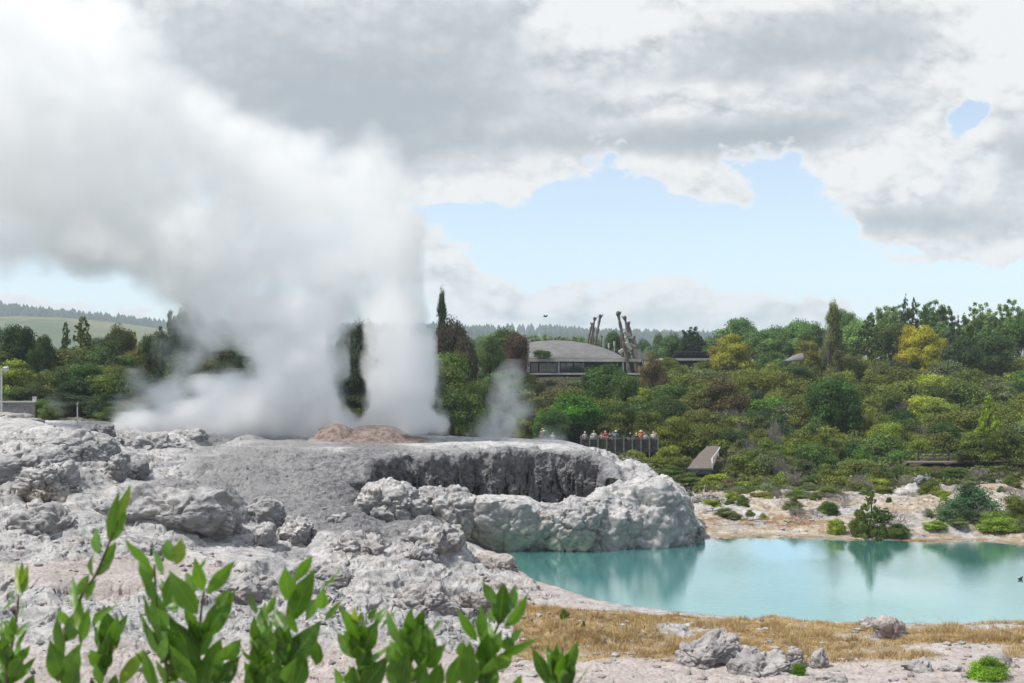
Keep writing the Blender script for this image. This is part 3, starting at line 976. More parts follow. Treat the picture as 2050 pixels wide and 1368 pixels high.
    rockpx('boulder', 100, 848, 868, 78, 56, 2.0, 40, 'low black rock on the white flat at upper left', group=S, level=5, rough=.4, attrs={'dark': 1.0})
    rockpx('boulder', 270, 925, 950, 62, 60, 1.6, 41, 'small dark rocks beside the upright slab', group=S, level=5, rough=.4, attrs={'dark': .7})
    rockpx('boulder', 585, 1135, 1150, 44, 22, .5, 42, 'tiny flat stone lying on the pale flat mid slope', group=S, level=4)
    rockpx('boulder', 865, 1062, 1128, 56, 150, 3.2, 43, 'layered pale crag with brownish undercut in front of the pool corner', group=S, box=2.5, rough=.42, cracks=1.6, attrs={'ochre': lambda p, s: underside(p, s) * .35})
    rockpx('boulder', 820, 1085, 1190, 51.5, 130, 2.8, 44, 'broken pale outcrop stepping down below the layered crag', group=S, box=2.5, rough=.42, cracks=1.6)
    rockpx('boulder', 992, 1118, 1160, 56.5, 95, 2.2, 45, 'pinkish rough rock at the nearest corner of the pool', group=S, rough=.4, attrs={'pink': .5})
    rockpx('boulder', 285, 1075, 1130, 46.5, 90, 2.2, 46, 'low cracked grey outcrop behind the tallest leaves', group=S, rough=.42, cracks=1.5, attrs={'dark': .35})
    rockpx('boulder', 150, 1085, 1120, 46.5, 90, 2.2, 47, 'crumbly grey-brown outcrop at the left of the slope', group=S, rough=.42, cracks=1.5, attrs={'pink': .3, 'dark': .3})
    rockpx('boulder', 950, 1185, 1215, 47.5, 70, 1.6, 48, 'brown-faced low rock on the bank above the leaves', group=S, rough=.4, attrs={'brown': .5})
    S2 = 'half-buried humps on the left slope'
    for i, (u, v0, v1, Yk, w, d, lab) in enumerate([
        (345, 978, 1062, 55.5, 250, 4.5, 'long pale hump with a cracked shaded face in the middle of the left slope'),
        (150, 868, 920, 70, 150, 5, 'broad white hump near the top of the left slope'),
        (60, 900, 960, 60, 150, 4, 'pale hump at the left edge above the jagged rock'),
        (300, 868, 905, 76, 130, 4, 'smooth white lobe flowing over the step near the steam'),
        (250, 985, 1035, 55, 100, 2.5, 'small pale hump left of the long one'),
        (90, 1020, 1075, 49.5, 150, 3, 'low pale hump behind the second shoot from the left'),
        (520, 1000, 1040, 57.5, 90, 2.2, 'ridge of pale rock right of the long hump'),
        (715, 1070, 1110, 55, 130, 3, 'smooth pale hump left of the layered crag'),
        (640, 1120, 1170, 49, 150, 3, 'low cracked pale hump in the middle foreground'),
        (450, 1150, 1190, 44, 160, 2.6, 'low pale hump behind the big winged shoot'),
        (840, 1170, 1230, 47.5, 150, 2.6, 'rough pale hump above the middle shoots')]):
        ys = np.linspace(33, 95, 400)
        vg = HY + (CZ - surf_np(ys * (u - 1025) / F, ys)) / ys * F
        hit = np.nonzero(vg <= v1 - 4)[0]
        Yk = float(ys[hit[0]]) + d * .38 if len(hit) else Yk
        rockpx('rock_hump', u, v0, v1 + 6, Yk, w, d, 101 + i, lab, group=S2, cat='rock', box=2.2, rough=.30, cracks=1.0, bill=.09, attrs={'pink': .12 if i > 6 else 0.0, 'dark': .12})
    # rocks in the dry grass
    Gs = 'weathered rocks in the dry grass bank'
    A = {'dark': .25, 'pink': .15}
    rockpx('boulder', 1415, 1272, 1322, 38.6, 135, 1.7, 51, 'wide domed grey rock in the dry grass, left of the two big ones', group=Gs, rough=.3, attrs=A)
    rockpx('boulder', 1530, 1308, 1352, 37.2, 150, 1.7, 52, 'wide rough grey rock with a green tuft at its right end', group=Gs, rough=.36, attrs=A)
    rockpx('boulder', 1590, 1298, 1318, 38.5, 34, .6, 53, 'small grey stone behind the wide rough rock', group=Gs, level=5, attrs=A)
    rockpx('boulder', 1640, 1304, 1330, 38.2, 34, .6, 54, 'small upright grey stone at the edge of the grass', group=Gs, level=5, attrs=A)
    rockpx('boulder', 1782, 1242, 1272, 43.2, 62, 1.0, 55, 'pinkish broken rock at the top of the grass bank near the water', group=Gs, level=5, rough=.42, attrs={'pink': .6})
    rockpx('boulder', 1742, 1237, 1250, 45.5, 46, .7, 56, 'low grey stone touching the water left of the pinkish rock', group=Gs, level=5, attrs=A)
    rockpx('boulder', 1838, 1318, 1345, 36.8, 64, 1.0, 57, 'grey stone left of its twin at the lower right', group=Gs, level=5, attrs=A)
    rockpx('boulder', 1902, 1324, 1346, 36.6, 52, .8, 58, 'grey stone right of its twin at the lower right', group=Gs, level=5, attrs=A)
    rockpx('boulder', 2000, 1312, 1336, 37.4, 70, 1.0, 59, 'brownish stone behind the green bush in the bottom corner', group=Gs, level=5, attrs={'brown': .4})
    rockpx('boulder', 1660, 1345, 1368, 35.8, 90, 1.0, 60, 'flat pale stone at the bottom edge below the grass', group=Gs, level=5, attrs=A)
    rockpx('boulder', 1500, 1296, 1308, 39.5, 44, .7, 61, 'little grey stone between the two wide rocks', group=Gs, level=5, attrs=A)
    rockpx('boulder', 1850, 948, 968, 88.5, 44, 1.4, 62, 'jagged grey rock heap under the bushes beyond the pool', level=5, rough=.5, cracks=1.5, attrs={'dark': .7})
    rockpx('boulder', 1795, 1072, 1084, 71.5, 28, .8, 63, 'small round grey stone on the far shore', level=4)
    rockpx('boulder', 372, 858, 884, 84, 84, 3, 64, 'grey rounded ledge where the white flow drops, at the foot of the steam', level=5, rough=.3, attrs={'dark': .35})


build_rocks()


def build_wall():
    """the dark dripping face below the terrace lip"""
    lip = [(690, 925, 70.0), (725, 917, 71), (770, 912, 72.2), (830, 912, 73.2), (900, 905, 74), (980, 903, 74.8), (1060, 901, 75), (1130, 903, 75), (1180, 908, 74.6), (1212, 918, 73.6), (1228, 935, 72.4), (1240, 960, 71.2)]
    lip = [Vector((wx(u, Y), Y, wz(v, Y))) for u, v, Y in lip]
    pre = [(625, 61.5), (655, 65), (685, 68.5)]
    lip = [Vector((wx(u, Y), Y, surf(wx(u, Y), Y) - (1.1 if Y < 63 else .45 if Y < 67 else .15))) for u, Y in pre] + lip[1:]
    n, m = 900, 230
    pts = []
    cum = [0]
    for a, b in zip(lip, lip[1:]):
        cum.append(cum[-1] + (b - a).length)
    s = np.linspace(0, cum[-1], n)
    C = np.stack([np.interp(s, cum, [p[i] for p in lip]) for i in range(3)], 1)
    ker = np.ones(41) / 41
    for i in range(3):
        pad = np.pad(C[:, i], 20, mode='edge')
        C[:, i] = np.convolve(pad, ker, 'valid')
    t = np.linspace(0, 1, m)
    # profile: back onto the flat, round over the lip, then down
    bl = np.interp(s / s[-1], [0, .12, .62, .76, 1], [2.5, 5.0, 5.0, 1.3, .6])
    back = np.where(t < 0.33, (0.33 - t) / 0.33, 0)[None] * bl[:, None]
    tt = np.clip((t - 0.33) / 0.67, 0, 1)
    fwd = 0.9 * (1 - (1 - np.clip(tt / .35, 0, 1)) ** 2) ** .5 - 0.5 * sstep(tt, .4, 1)
    dz = np.where(t < 0.33, 0, -0.75 * (1 - np.sqrt(np.clip(1 - np.clip(tt / .35, 0, 1) ** 2, 0, 1))) - 2.9 * np.clip((tt - .3) / .7, 0, 1))
    C[:, 2] += fbm(np.stack([s * .35, s * 0, s * 0], 1), 4, .55, 88) * .38
    wav = fbm(np.stack([s * .45, s * 0 + 5, s * 0], 1), 4, .55, 89) * 1.1
    T_ = np.gradient(C, axis=0)
    nrm = np.stack([T_[:, 1], -T_[:, 0]], 1)
    nrm /= np.linalg.norm(nrm, axis=1)[:, None]
    off = fwd[None] - back + wav[:, None] * sstep(t, .1, .4)[None]
    X = C[:, 0][:, None] + nrm[:, 0][:, None] * off
    Y = C[:, 1][:, None] + nrm[:, 1][:, None] * off
    ends = sstep(np.linspace(0, 1, n), 0, .16)[:, None]
    Z = C[:, 2][:, None] + dz[None] + back * -0.03
    V = np.stack([X.ravel(), Y.ravel(), Z.ravel()], 1)
    down = np.broadcast_to(tt[None], (n, m)).ravel()
    st = V * np.array([1.3, 1.3, .22])
    rib = fbm(st, 5, .55, 71, ridge=True)
    lum = fbm(V * .75, 5, .58, 73)
    f1, f2 = worley(V * np.array([1.5, 1.5, 1.0]), 75)
    fine = fbm(V * 4, 4, .62, 77, ridge=True)
    d = lum * 0.75 + rib * 0.34 * sstep(down, .2, .6) + (0.5 - f1) * 0.30 + fine * .12
    k = sstep(t, 0.0, 0.30)
    k = np.broadcast_to(k[None], (n, m)).ravel()
    nx = np.repeat(nrm[:, 0], m)
    ny = np.repeat(nrm[:, 1], m)
    hz = sstep(down, 0.0, .35)
    V[:, 0] += nx * d * k * hz
    V[:, 1] += ny * d * k * hz
    V[:, 2] += d * 0.55 * k * (1 - hz) + 0.03
    # outer rows sink into the ground
    V[:, 2] -= 0.35 * (1 - k)
    idx = np.arange(n * m).reshape(n, m)
    Q = np.stack([idx[:-1, :-1], idx[:-1, 1:], idx[1:, 1:], idx[1:, :-1]], -1).reshape(-1, 4)
    o = link('terrace_wall', mesh_np('terrace_wall', V, Q, (M_WALL,), True, {'down': ('POINT', down), 'east': ('POINT', np.repeat(sstep(s, s[-1] * .15, s[-1] * .5) * .22 - .08, m))}))
    tag(o, 'dark grey dripping rock wall with rusty streaks below the steaming terrace', 'rock wall')


build_wall()

# ------------------------------------------------------------------ trees and bushes
def leaf_mesh(name, C, N, S, var, aspect=0.5):
    """rhombic leaf clumps: centres C, normals N, lengths S"""
    n = len(C)
    r = rng.normal(size=(n, 3))
    t = np.cross(N, r)
    t /= np.linalg.norm(t, axis=1)[:, None] + 1e-9
    b = np.cross(N, t)
    a, w = t * (S / 2)[:, None], b * (S * aspect / 2)[:, None]
    V = np.stack([C - a, C + w, C + a, C - w], 1).reshape(-1, 3)
    Q = np.arange(4 * n).reshape(n, 4)
    return mesh_np(name, V, Q, (M_FOL,), False, {'var': ('FACE', var)})


def puffs_for(kind, r):
    L = []
    if kind == 'round':
        for k in range(52):
            d = r.normal(size=3); d /= np.linalg.norm(d)
            if d[2] < -.55: d[2] *= -1
            q = r.uniform(.55, 1.0)
            rr = r.uniform(.09, .17)
            L.append((np.array([d[0] * .36 * q, d[1] * .36 * q, .58 + d[2] * .33 * q]), np.array([rr, rr, rr * .8])))
    elif kind == 'bush':
        for k in range(46):
            d = r.normal(size=3); d /= np.linalg.norm(d); d[2] = abs(d[2])
            q = r.uniform(.5, 1.0)
            rr = r.uniform(.09, .17)
            L.append((np.array([d[0] * .38 * q, d[1] * .38 * q, .10 + d[2] * .72 * q]), np.array([rr, rr, rr * .9])))
    elif kind == 'umbrella':
        for k in range(40):
            a = r.uniform(0, 6.283); q = math.sqrt(r.uniform(0, 1))
            zz = .92 - .42 * q ** 2 - r.uniform(0, .34)
            rr = r.uniform(.11, .20)
            L.append((np.array([math.cos(a) * .38 * q, math.sin(a) * .38 * q, zz]), np.array([rr, rr, rr * .55])))
        for k in range(14):
            a = r.uniform(0, 6.283)
            rr = r.uniform(.08, .14)
            L.append((np.array([math.cos(a) * .33, math.sin(a) * .33, r.uniform(.15, .45)]), np.array([rr, rr, rr * .6])))
    elif kind == 'cone':
        for k in range(190):
            h = r.uniform(.02, 1.0) ** 1.25
            R_ = .40 * (1 - h) ** .85 + .02
            R_ *= r.uniform(.35, 1.05) if r.random() < .5 else 1
            a = r.uniform(0, 6.283)
            rr = r.uniform(.035, .075) * (1.25 - h)
            L.append((np.array([math.cos(a) * R_, math.sin(a) * R_, h]), np.array([rr, rr, rr * .9])))
    elif kind == 'spruce':
        for k in range(80):
            h = round(r.uniform(.1, 1.0) * 11) / 11 + r.normal() * .008
            R_ = .42 * (1.02 - h)
            a = r.uniform(0, 6.283); q = r.uniform(.4, 1)
            rr = .035 + .07 * (1 - h)
            L.append((np.array([math.cos(a) * R_ * q, math.sin(a) * R_ * q, h - .06 * q]), np.array([rr, rr, rr * .35])))
    elif kind == 'column':
        for k in range(60):
            h = r.uniform(.08, .98)
            R_ = .30 * (math.sin(min(1, h * 1.25 + .1) * 3.0) ** .6 if h < .75 else (1 - h) * 2.6)
            a = r.uniform(0, 6.283); q = r.uniform(.3, 1)
            rr = r.uniform(.05, .10)
            L.append((np.array([math.cos(a) * R_ * q, math.sin(a) * R_ * q, h]), np.array([rr, rr, rr * 1.1])))
    elif kind == 'loose':
        for k in range(120):
            d = r.normal(size=3); d /= np.linalg.norm(d)
            q = r.uniform(.15, 1.12)
            rr = r.uniform(.03, .075)
            L.append((np.array([d[0] * .38 * q, d[1] * .38 * q, .62 + d[2] * .36 * q]), np.array([rr, rr, rr * .7])))
    return L


def make_crown(kind, seed, n=15000, leaf=.034):
    r = np.random.default_rng(seed * 31 + 5)
    L = puffs_for(kind, r)
    vol = np.array([p[1].prod() ** (2 / 3) for p in L])
    pr = vol / vol.sum()
    which = r.choice(len(L), n, p=pr)
    c = np.array([p[0] for p in L])[which]
    rad = np.array([p[1] for p in L])[which]
    d = r.normal(size=(n, 3))
    d /= np.linalg.norm(d, axis=1)[:, None]
    flip = (d[:, 2] < 0) & (r.random(n) < .45)
    d[flip, 2] *= -1
    inner = r.random(n) < .16
    q = np.where(inner, r.uniform(.2, .7, n), r.uniform(.70, 1.35, n))
    C = c + d * rad * q[:, None]
    N = d + r.normal(size=(n, 3)) * .55 + np.array([0, 0, .25])
    N /= np.linalg.norm(N, axis=1)[:, None]
    S = np.where(inner, leaf * 2.2, leaf * r.uniform(.6, 1.4, n))
    pv = r.uniform(0, .5, len(L))[which]
    var = np.clip(pv + r.uniform(0, .6, n), 0, 1)
    ok = C[:, 2] > 0.0
    me = leaf_mesh('crown_' + kind, C[ok], N[ok], S[ok], var[ok])
    # trunk with limbs towards the larger puffs
    mb = MB()
    top = {'cone': .9, 'spruce': .95, 'column': .8}.get(kind, .5)
    w = .028
    bend = [Vector((r.normal() * .02, r.normal() * .02, top * k / 4)) for k in range(5)]
    bend[0] = Vector((0, 0, -.06))
    mb.tube(bend, [w * 1.3, w, w * .8, w * .6, w * .35], 7)
    if kind in ('round', 'umbrella', 'loose', 'bush'):
        for k in r.choice(len(L), 9, replace=False):
            e = Vector(L[k][0]); s = bend[r.integers(1, 4)]
            mid = (s + e) / 2 + Vector((0, 0, -.05))
            mb.tube([s, mid, e], [w * .5, w * .33, w * .12], 5)
    tm = bpy.data.meshes.new('trunk_' + kind)
    tm.from_pydata(mb.V, [], mb.Fs)
    tm.materials.append(M_BARK)
    return me, tm


def make_bare(seed):
    """leafless twiggy shrub"""
    r = random.Random(seed)
    mb = MB()
    def grow(p, d, l, w, lev):
        e = p + d * l
        m = (p + e) / 2 + Vector((r.gauss(0, 1), r.gauss(0, 1), r.gauss(0, .5))) * l * .08
        mb.tube([p, m, e], [w, w * .8, w * .55], 4, False)
        if lev == 0:
            return
        for k in range(3 if lev > 1 else 4):
            nd = (d + Vector((r.gauss(0, .55), r.gauss(0, .55), r.gauss(.1, .35)))).normalized()
            grow(p.lerp(e, r.uniform(.5, 1)), nd, l * r.uniform(.6, .85), w * .6, lev - 1)
    for k in range(7):
        a = r.uniform(0, 6.28)
        grow(Vector((0, 0, -.05)), Vector((math.cos(a) * .55, math.sin(a) * .55, 1)).normalized(), .33, .013, 4)
    me = bpy.data.meshes.new('bare_branches')
    me.from_pydata(mb.V, [], mb.Fs)
    me.materials.append(M_TWIG)
    return me


PROTO = {}
for kind, cnt, n, lf in (('round', 4, 17000, .034), ('bush', 4, 15000, .036), ('umbrella', 5, 16000, .033), ('cone', 2, 14000, .03), ('spruce', 2, 9000, .04),
                         ('column', 2, 11000, .03), ('loose', 3, 10000, .032)):
    PROTO[kind] = [make_crown(kind, 100 + i * 7 + len(kind), n, lf) for i in range(cnt)]
BARE = [make_bare(s) for s in (1, 2)]

# landmarks for telling bushes apart in words
MARKS = [(1855, 672, 'the golden yellow tree'), (1665, 805, 'the big dark round tree'), (1470, 690, 'the rusty yellow tree'), (1815, 620, 'the twin cypresses'),
         (1160, 735, 'the glass-fronted building'), (1275, 885, 'the crowded lookout'), (1410, 915, 'the boardwalk ramp'), (1945, 1005, 'the big blue-green bush'),
         (1740, 1030, 'the young tree on the far shore'), (1975, 820, 'the lime green tree'), (1670, 660, 'the tall bare-topped tree'), (905, 690, 'the dark purple tree'),
         (1015, 690, 'the reddish tree left of the roof'), (165, 670, 'the pointed olive tree'), (155, 825, 'the white marker post'), (1900, 915, 'the dark path fence'),
         (10, 735, 'the floodlight post'), (1440, 800, 'the brown umbrella-shaped tree'), (1150, 830, 'the bright green broadleaf tree'), (1305, 725, 'the brown dome-shaped tree'), (500, 760, 'the thick steam'), (1350, 690, 'the dark palm-like tree')]
USED = set()


def where(u, v, skip=None):
    best = sorted(MARKS, key=lambda m: math.hypot((m[0] - u), (m[1] - v) * 1.6))
    m = [b for b in best if b[2] != skip][0]
    du, dv = u - m[0], v - m[1]
    dist = math.hypot(du, dv * 1.6)
    near = 'just ' if dist < 60 else ('' if dist < 130 else 'well ')
    if abs(du) < abs(dv) * 1.3:
        rel = 'below' if dv > 0 else 'above'
    else:
        rel = 'left of' if du < 0 else 'right of'
    if abs(du) > 25 and abs(dv) > 18 and dist > 40:
        rel = ('below and ' if dv > 0 else 'above and ') + ('left of' if du < 0 else 'right of')
    return near + rel + ' ' + m[2]


def unique(lab):
    if lab not in USED:
        USED.add(lab)
        return lab
    for pre in ('small ', 'larger ', 'shaggy ', 'dense ', 'low ', 'spreading ', 'narrow ', 'broad ', 'ragged ', 'compact '):
        if len((pre + lab).split()) <= 16 and pre + lab not in USED:
            USED.add(pre + lab)
            return pre + lab
    return lab


def tree(kind, u, vtop, Y, wpx, col, label, name='tree', cat='tree', group=None, seed=None, hmin=1.2, zb=None, trunk=True, sink=0.0):
    x = wx(u, Y)
    z0 = surf(x, Y) if zb is None else zb
    h = max(hmin, wz(vtop, Y) - z0) + sink
    w = wpx / F * Y * (1.25 if kind in ('cone', 'column', 'spruce') else 1.05)
    s = seed if seed is not None else rnd.randrange(1000)
    rt = empty(name, (x, Y, z0 - sink), rnd.uniform(0, 6.28))
    rt.scale = (w, w, h)
    if kind == 'bare':
        o = link('branches', BARE[s % len(BARE)], rt)
    else:
        cm, tm = PROTO[kind][s % len(PROTO[kind])]
        o = link('crown', cm, rt)
        o.color = (col[0] * .92, col[1] * 1.05, col[2] * .66, 1)
        if trunk:
            link('trunk', tm, rt)
    tag(rt, label, cat, group)
    return rt


OLIVE = (.115, .125, .032); BROWN = (.105, .105, .038); DARK = (.035, .06, .022); GREY = (.115, .125, .075); BRIGHT = (.075, .14, .03); MID = (.065, .10, .03)
GOLD = (.28, .24, .03); RUST = (.21, .19, .035); PURPLE = (.06, .045, .04); PALE = (.17, .24, .11); LIME = (.19, .24, .025); BLUEG = (.055, .10, .07); YG = (.20, .22, .04)
CNAME = {OLIVE: 'olive', BROWN: 'brownish olive', DARK: 'dark green', GREY: 'grey-green', BRIGHT: 'bright green', MID: 'mid green', YG: 'yellow-green'}


def build_trees():
    K = 'skyline trees along the top of the hill'
    T_ = tree
    # skyline, right
    T_('cone', 1813, 590, 212, 40, DARK, 'taller and left of the twin cypresses on the skyline', 'cypress_tree', group=K)
    T_('cone', 1829, 595, 214, 34, DARK, 'slightly shorter right one of the twin cypresses on the skyline', 'cypress_tree', group=K)
    T_('cone', 1850, 612, 212, 46, (.05, .085, .03), 'third shorter cypress at the right foot of the twin cypresses', 'cypress_tree', group=K)
    T_('round', 1475, 634, 235, 92, (.09, .15, .07), 'round mid green crown on the skyline behind the rusty yellow tree', group=K)
    T_('round', 1548, 655, 235, 78, (.085, .14, .075), 'wide bluish green crown on the skyline right of the round one', group=K)
    T_('round', 1600, 642, 238, 92, (.11, .19, .08), 'pale green round crown on the skyline left of the tall bare-topped tree', group=K)
    T_('column', 1668, 614, 186, 62, (.12, .12, .06), 'tall narrow olive tree with a half-bare top standing above the scrub', 'tall_tree', group=K, hmin=8)
    T_('bare', 1660, 612, 186.5, 24, GREY, 'bare grey treetop poking out of the tall narrow tree', 'bare_tree', group=K)
    T_('round', 1690, 618, 222, 56, (.09, .15, .06), 'small round green crown behind the tall narrow tree', group=K)
    T_('round', 1722, 640, 215, 84, PALE, 'sunlit pale green crown right of the tall narrow tree', group=K)
    T_('cone', 1740, 632, 196, 90, (.06, .085, .03), 'broad dark conical tree below the pale skyline crowns', group=K)
    T_('loose', 1772, 610, 225, 84, (.15, .19, .10), 'airy pale green tree on the skyline left of the cypresses', group=K)
    T_('loose', 1798, 606, 228, 70, (.13, .17, .09), 'second airy pale tree just behind the cypresses', group=K)
    T_('round', 1785, 640, 205, 90, (.075, .10, .035), 'rounded olive green crown below the airy skyline tree', group=K)
    T_('loose', 1862, 599, 228, 84, (.11, .16, .08), 'tall airy green tree right of the cypresses', group=K)
    T_('loose', 1882, 612, 230, 70, (.12, .17, .09), 'airy green tree behind the golden yellow tree', group=K)
    T_('umbrella', 1852, 648, 190, 78, GOLD, 'golden yellow tree standing out near the skyline', 'golden_tree', group=K)
    T_('umbrella', 1822, 646, 194, 60, (.33, .26, .04), 'yellow-olive tree leaning against the golden yellow tree', 'golden_tree', group=K)
    T_('umbrella', 1872, 664, 188, 56, GOLD, 'lower right bough-like golden tree next to the golden yellow tree', 'golden_tree', group=K)
    T_('spruce', 1905, 624, 215, 30, (.03, .05, .035), 'slim dark spruce on the skyline', 'spruce_tree', group=K)
    T_('spruce', 1918, 630, 222, 24, (.05, .07, .05), 'thin greyish spruce right of the slim dark one', 'spruce_tree', group=K)
    T_('cone', 1930, 628, 200, 52, (.05, .10, .03), 'bushy green cypress left of its shorter partner at right', 'cypress_tree', group=K)
    T_('cone', 1950, 633, 200, 46, (.055, .10, .03), 'shorter bushy green cypress at right', 'cypress_tree', group=K)
    T_('loose', 1958, 606, 232, 66, (.18, .22, .10), 'airy pale tree on the skyline above the bushy cypresses', group=K)
    T_('loose', 1985, 624, 230, 56, (.15, .2, .09), 'small airy tree between two taller airy ones at right', group=K)
    T_('loose', 2018, 600, 230, 70, (.14, .2, .08), 'tallest airy tree at the right end of the skyline', group=K)
    T_('round', 2040, 640, 205, 90, (.06, .10, .03), 'dense green crown at the right edge of the skyline', group=K)
    T_('loose', 2052, 612, 235, 60, (.1, .15, .07), 'airy tree cut off by the right edge', group=K)
    T_('bare', 1985, 655, 195, 60, GREY, 'greyish leafless tree below the airy skyline trees at right', 'bare_tree', group=K)
    T_('round', 1995, 665, 185, 90, (.05, .075, .03), 'dark rounded crown below the right skyline', group=K)
    T_('round', 1925, 672, 180, 80, (.04, .06, .035), 'dark grey-green crown beneath the bushy cypresses', group=K)
    T_('umbrella', 1468, 662, 185, 82, RUST, 'rusty yellow tree right of the poles', 'golden_tree', group=K)
    T_('umbrella', 1440, 672, 190, 50, (.26, .2, .04), 'small yellowish tree at the left foot of the rusty yellow tree', 'golden_tree', group=K)
    T_('umbrella', 1615, 672, 190, 60, (.17, .14, .045), 'brownish yellow tree below the pale skyline crown', group=K)
    T_('loose', 1384, 654, 205, 62, (.03, .055, .03), 'dark spiky palm-like tree right of the poles', 'palm_like_tree', group=K)
    T_('round', 1384, 668, 206, 52, (.03, .055, .03), 'dark crown just under the spiky palm-like tree', group=K)
    T_('round', 1345, 670, 210, 60, (.08, .13, .06), 'round green tree between the poles and the palm-like tree', group=K)
    T_('round', 1420, 675, 215, 44, (.12, .18, .10), 'pale round tree right of the palm-like tree', group=K)
    T_('round', 1310, 690, 230, 60, (.10, .14, .09), 'pale distant tree right of the poles', group=K)
    T_('round', 1228, 664, 218, 52, (.07, .11, .05), 'round green tree seen between the two groups of poles', group=K)
    T_('loose', 1080, 668, 232, 60, (.15, .19, .08), 'yellowish airy tree behind the left end of the roof', group=K)
    T_('round', 1040, 676, 232, 50, (.09, .13, .06), 'green tree behind the left tip of the roof', group=K)
    T_('loose', 1120, 672, 236, 44, (.10, .14, .07), 'small airy tree peeking over the roof ridge', group=K)
    T_('loose', 1145, 674, 238, 40, (.12, .16, .1), 'another airy treetop over the roof ridge left of the poles', group=K)
    for i in range(9):
        u = 1515 + i * 62 + rnd.uniform(-14, 14)
        T_('round', u, rnd.uniform(636, 662), 222 + rnd.uniform(-8, 12), rnd.uniform(70, 96), rnd.choice([(.10, .15, .06), (.08, .13, .05), (.12, .18, .07)]), unique('full green crown in the skyline row, ' + where(u, 655)), group=K)
    # around the building
    T_('round', 1083, 701, 186, 50, (.06, .10, .03), 'small round green tree in front of the roof', zb=12.2, trunk=False)
    T_('round', 1010, 656, 176, 84, (.075, .10, .035), 'tall green tree left of the building', group=K)
    T_('round', 1035, 664, 172, 60, (.085, .05, .04), 'reddish-brown tree left of the roof', group=K)
    T_('round', 985, 672, 168, 60, MID, 'mid green tree left of the reddish-brown tree')
    T_('round', 905, 640, 150, 92, PURPLE, 'dark purple-brown tree right of the steam column')
    T_('round', 930, 668, 146, 60, (.07, .055, .045), 'lower purplish tree attached to the dark purple one')
    T_('column', 885, 594, 158, 42, (.05, .065, .04), 'tall dark poplar at the edge of the steam', 'poplar_tree')
    T_('round', 1215, 728, 150, 96, (.045, .085, .02), 'big dark green broadleaf bush below the building windows')
    T_('round', 1185, 738, 152, 60, (.05, .085, .025), 'dark green bush left half of the clump below the windows')
    T_('round', 1250, 745, 146, 70, (.06, .10, .03), 'green bush right of the clump below the windows')
    T_('umbrella', 1305, 702, 158, 66, (.115, .08, .045), 'brown dome-shaped tree right of the building')
    T_('round', 1150, 786, 128, 120, (.05, .13, .015), 'bright green broadleaf tree halfway up the slope')
    T_('round', 1105, 815, 124, 76, (.06, .11, .035), 'green leafy tree left below the bright green broadleaf tree')
    T_('umbrella', 1445, 748, 142, 108, (.085, .062, .03), 'large brown umbrella-shaped tree mid slope')
    T_('round', 1665, 752, 128, 112, (.04, .08, .022), 'big dark round tree in the middle of the scrub')
    T_('round', 1690, 790, 127, 80, (.035, .07, .02), 'lower right shoulder crown of the big dark round tree')
    T_('cone', 1980, 784, 114, 62, LIME, 'lime green feathery tree at right')
    T_('umbrella', 1958, 862, 98, 92, (.085, .10, .025), 'weeping olive tree with flat boughs over the path, left one')
    T_('umbrella', 2020, 848, 98, 84, (.08, .095, .03), 'weeping olive tree with flat boughs over the path, right one')
    T_('umbrella', 1350, 824, 121, 84, (.12, .125, .02), 'yellowish olive tree just right of the lookout')
    T_('umbrella', 1300, 812, 124, 70, (.085, .095, .02), 'olive tree behind the people on the lookout')
    T_('round', 1245, 800, 128, 70, (.06, .085, .03), 'green shrubby tree behind the left end of the lookout')
    T_('bare', 1555, 815, 118, 36, GREY, 'pale bare branches showing in the scrub', 'bare_tree')
    # left side behind the steam
    KL = 'trees behind the steaming flat at left'
    T_('round', 45, 648, 140, 90, (.03, .055, .015), 'dark green dense tree at far left', group=KL)
    T_('round', 85, 668, 138, 60, (.035, .06, .02), 'dark green tree right of the far left one', group=KL)
    T_('cone', 165, 634, 142, 100, (.095, .105, .03), 'pointed olive tree with a bare tip at left', group=KL)
    T_('bare', 178, 628, 142, 20, GREY, 'thin bare tip sticking out of the pointed olive tree', 'bare_tree', group=KL)
    T_('cone', 132, 645, 148, 50, (.05, .075, .03), 'narrow dark tree left of the pointed olive tree', group=KL)
    T_('round', 240, 654, 150, 76, (.075, .08, .035), 'olive brown round tree right of the pointed one', group=KL)
    T_('loose', 265, 664, 158, 40, (.28, .18, .05), 'small orange-tinged tree against the distant hill', group=KL)
    T_('loose', 345, 618, 140, 60, (.05, .07, .045), 'tall thin-crowned tree half hidden by steam', group=KL)
    T_('round', 380, 612, 144, 90, (.06, .08, .05), 'tall grey-green tree veiled by steam', group=KL)
    T_('round', 310, 662, 142, 70, (.055, .08, .03), 'green tree left of the veiled tall tree', group=KL)
    T_('umbrella', 22, 715, 126, 100, YG, 'yellow-green tree beside the floodlight post', group=KL)
    T_('round', 172, 728, 124, 76, (.035, .075, .015), 'glossy dark green bush in the middle left', group=KL)
    T_('round', 430, 640, 150, 90, (.05, .07, .04), 'dark tree deep inside the left steam', group=KL)
    T_('round', 720, 636, 132, 100, (.035, .045, .03), 'dark tree showing through the gap in the steam', group=KL)
    T_('round', 700, 700, 124, 90, (.04, .05, .035), 'lower dark tree in the gap in the steam', group=KL)
    T_('bush', 225, 812, 104, 64, (.12, .15, .03), 'yellow-green bush at the edge of the white flat', 'bush', 'bush', group=KL, hmin=1)
    T_('bush', 100, 806, 106, 50, (.09, .12, .03), 'small green bush left of the white marker post', 'bush', 'bush', group=KL, hmin=1)
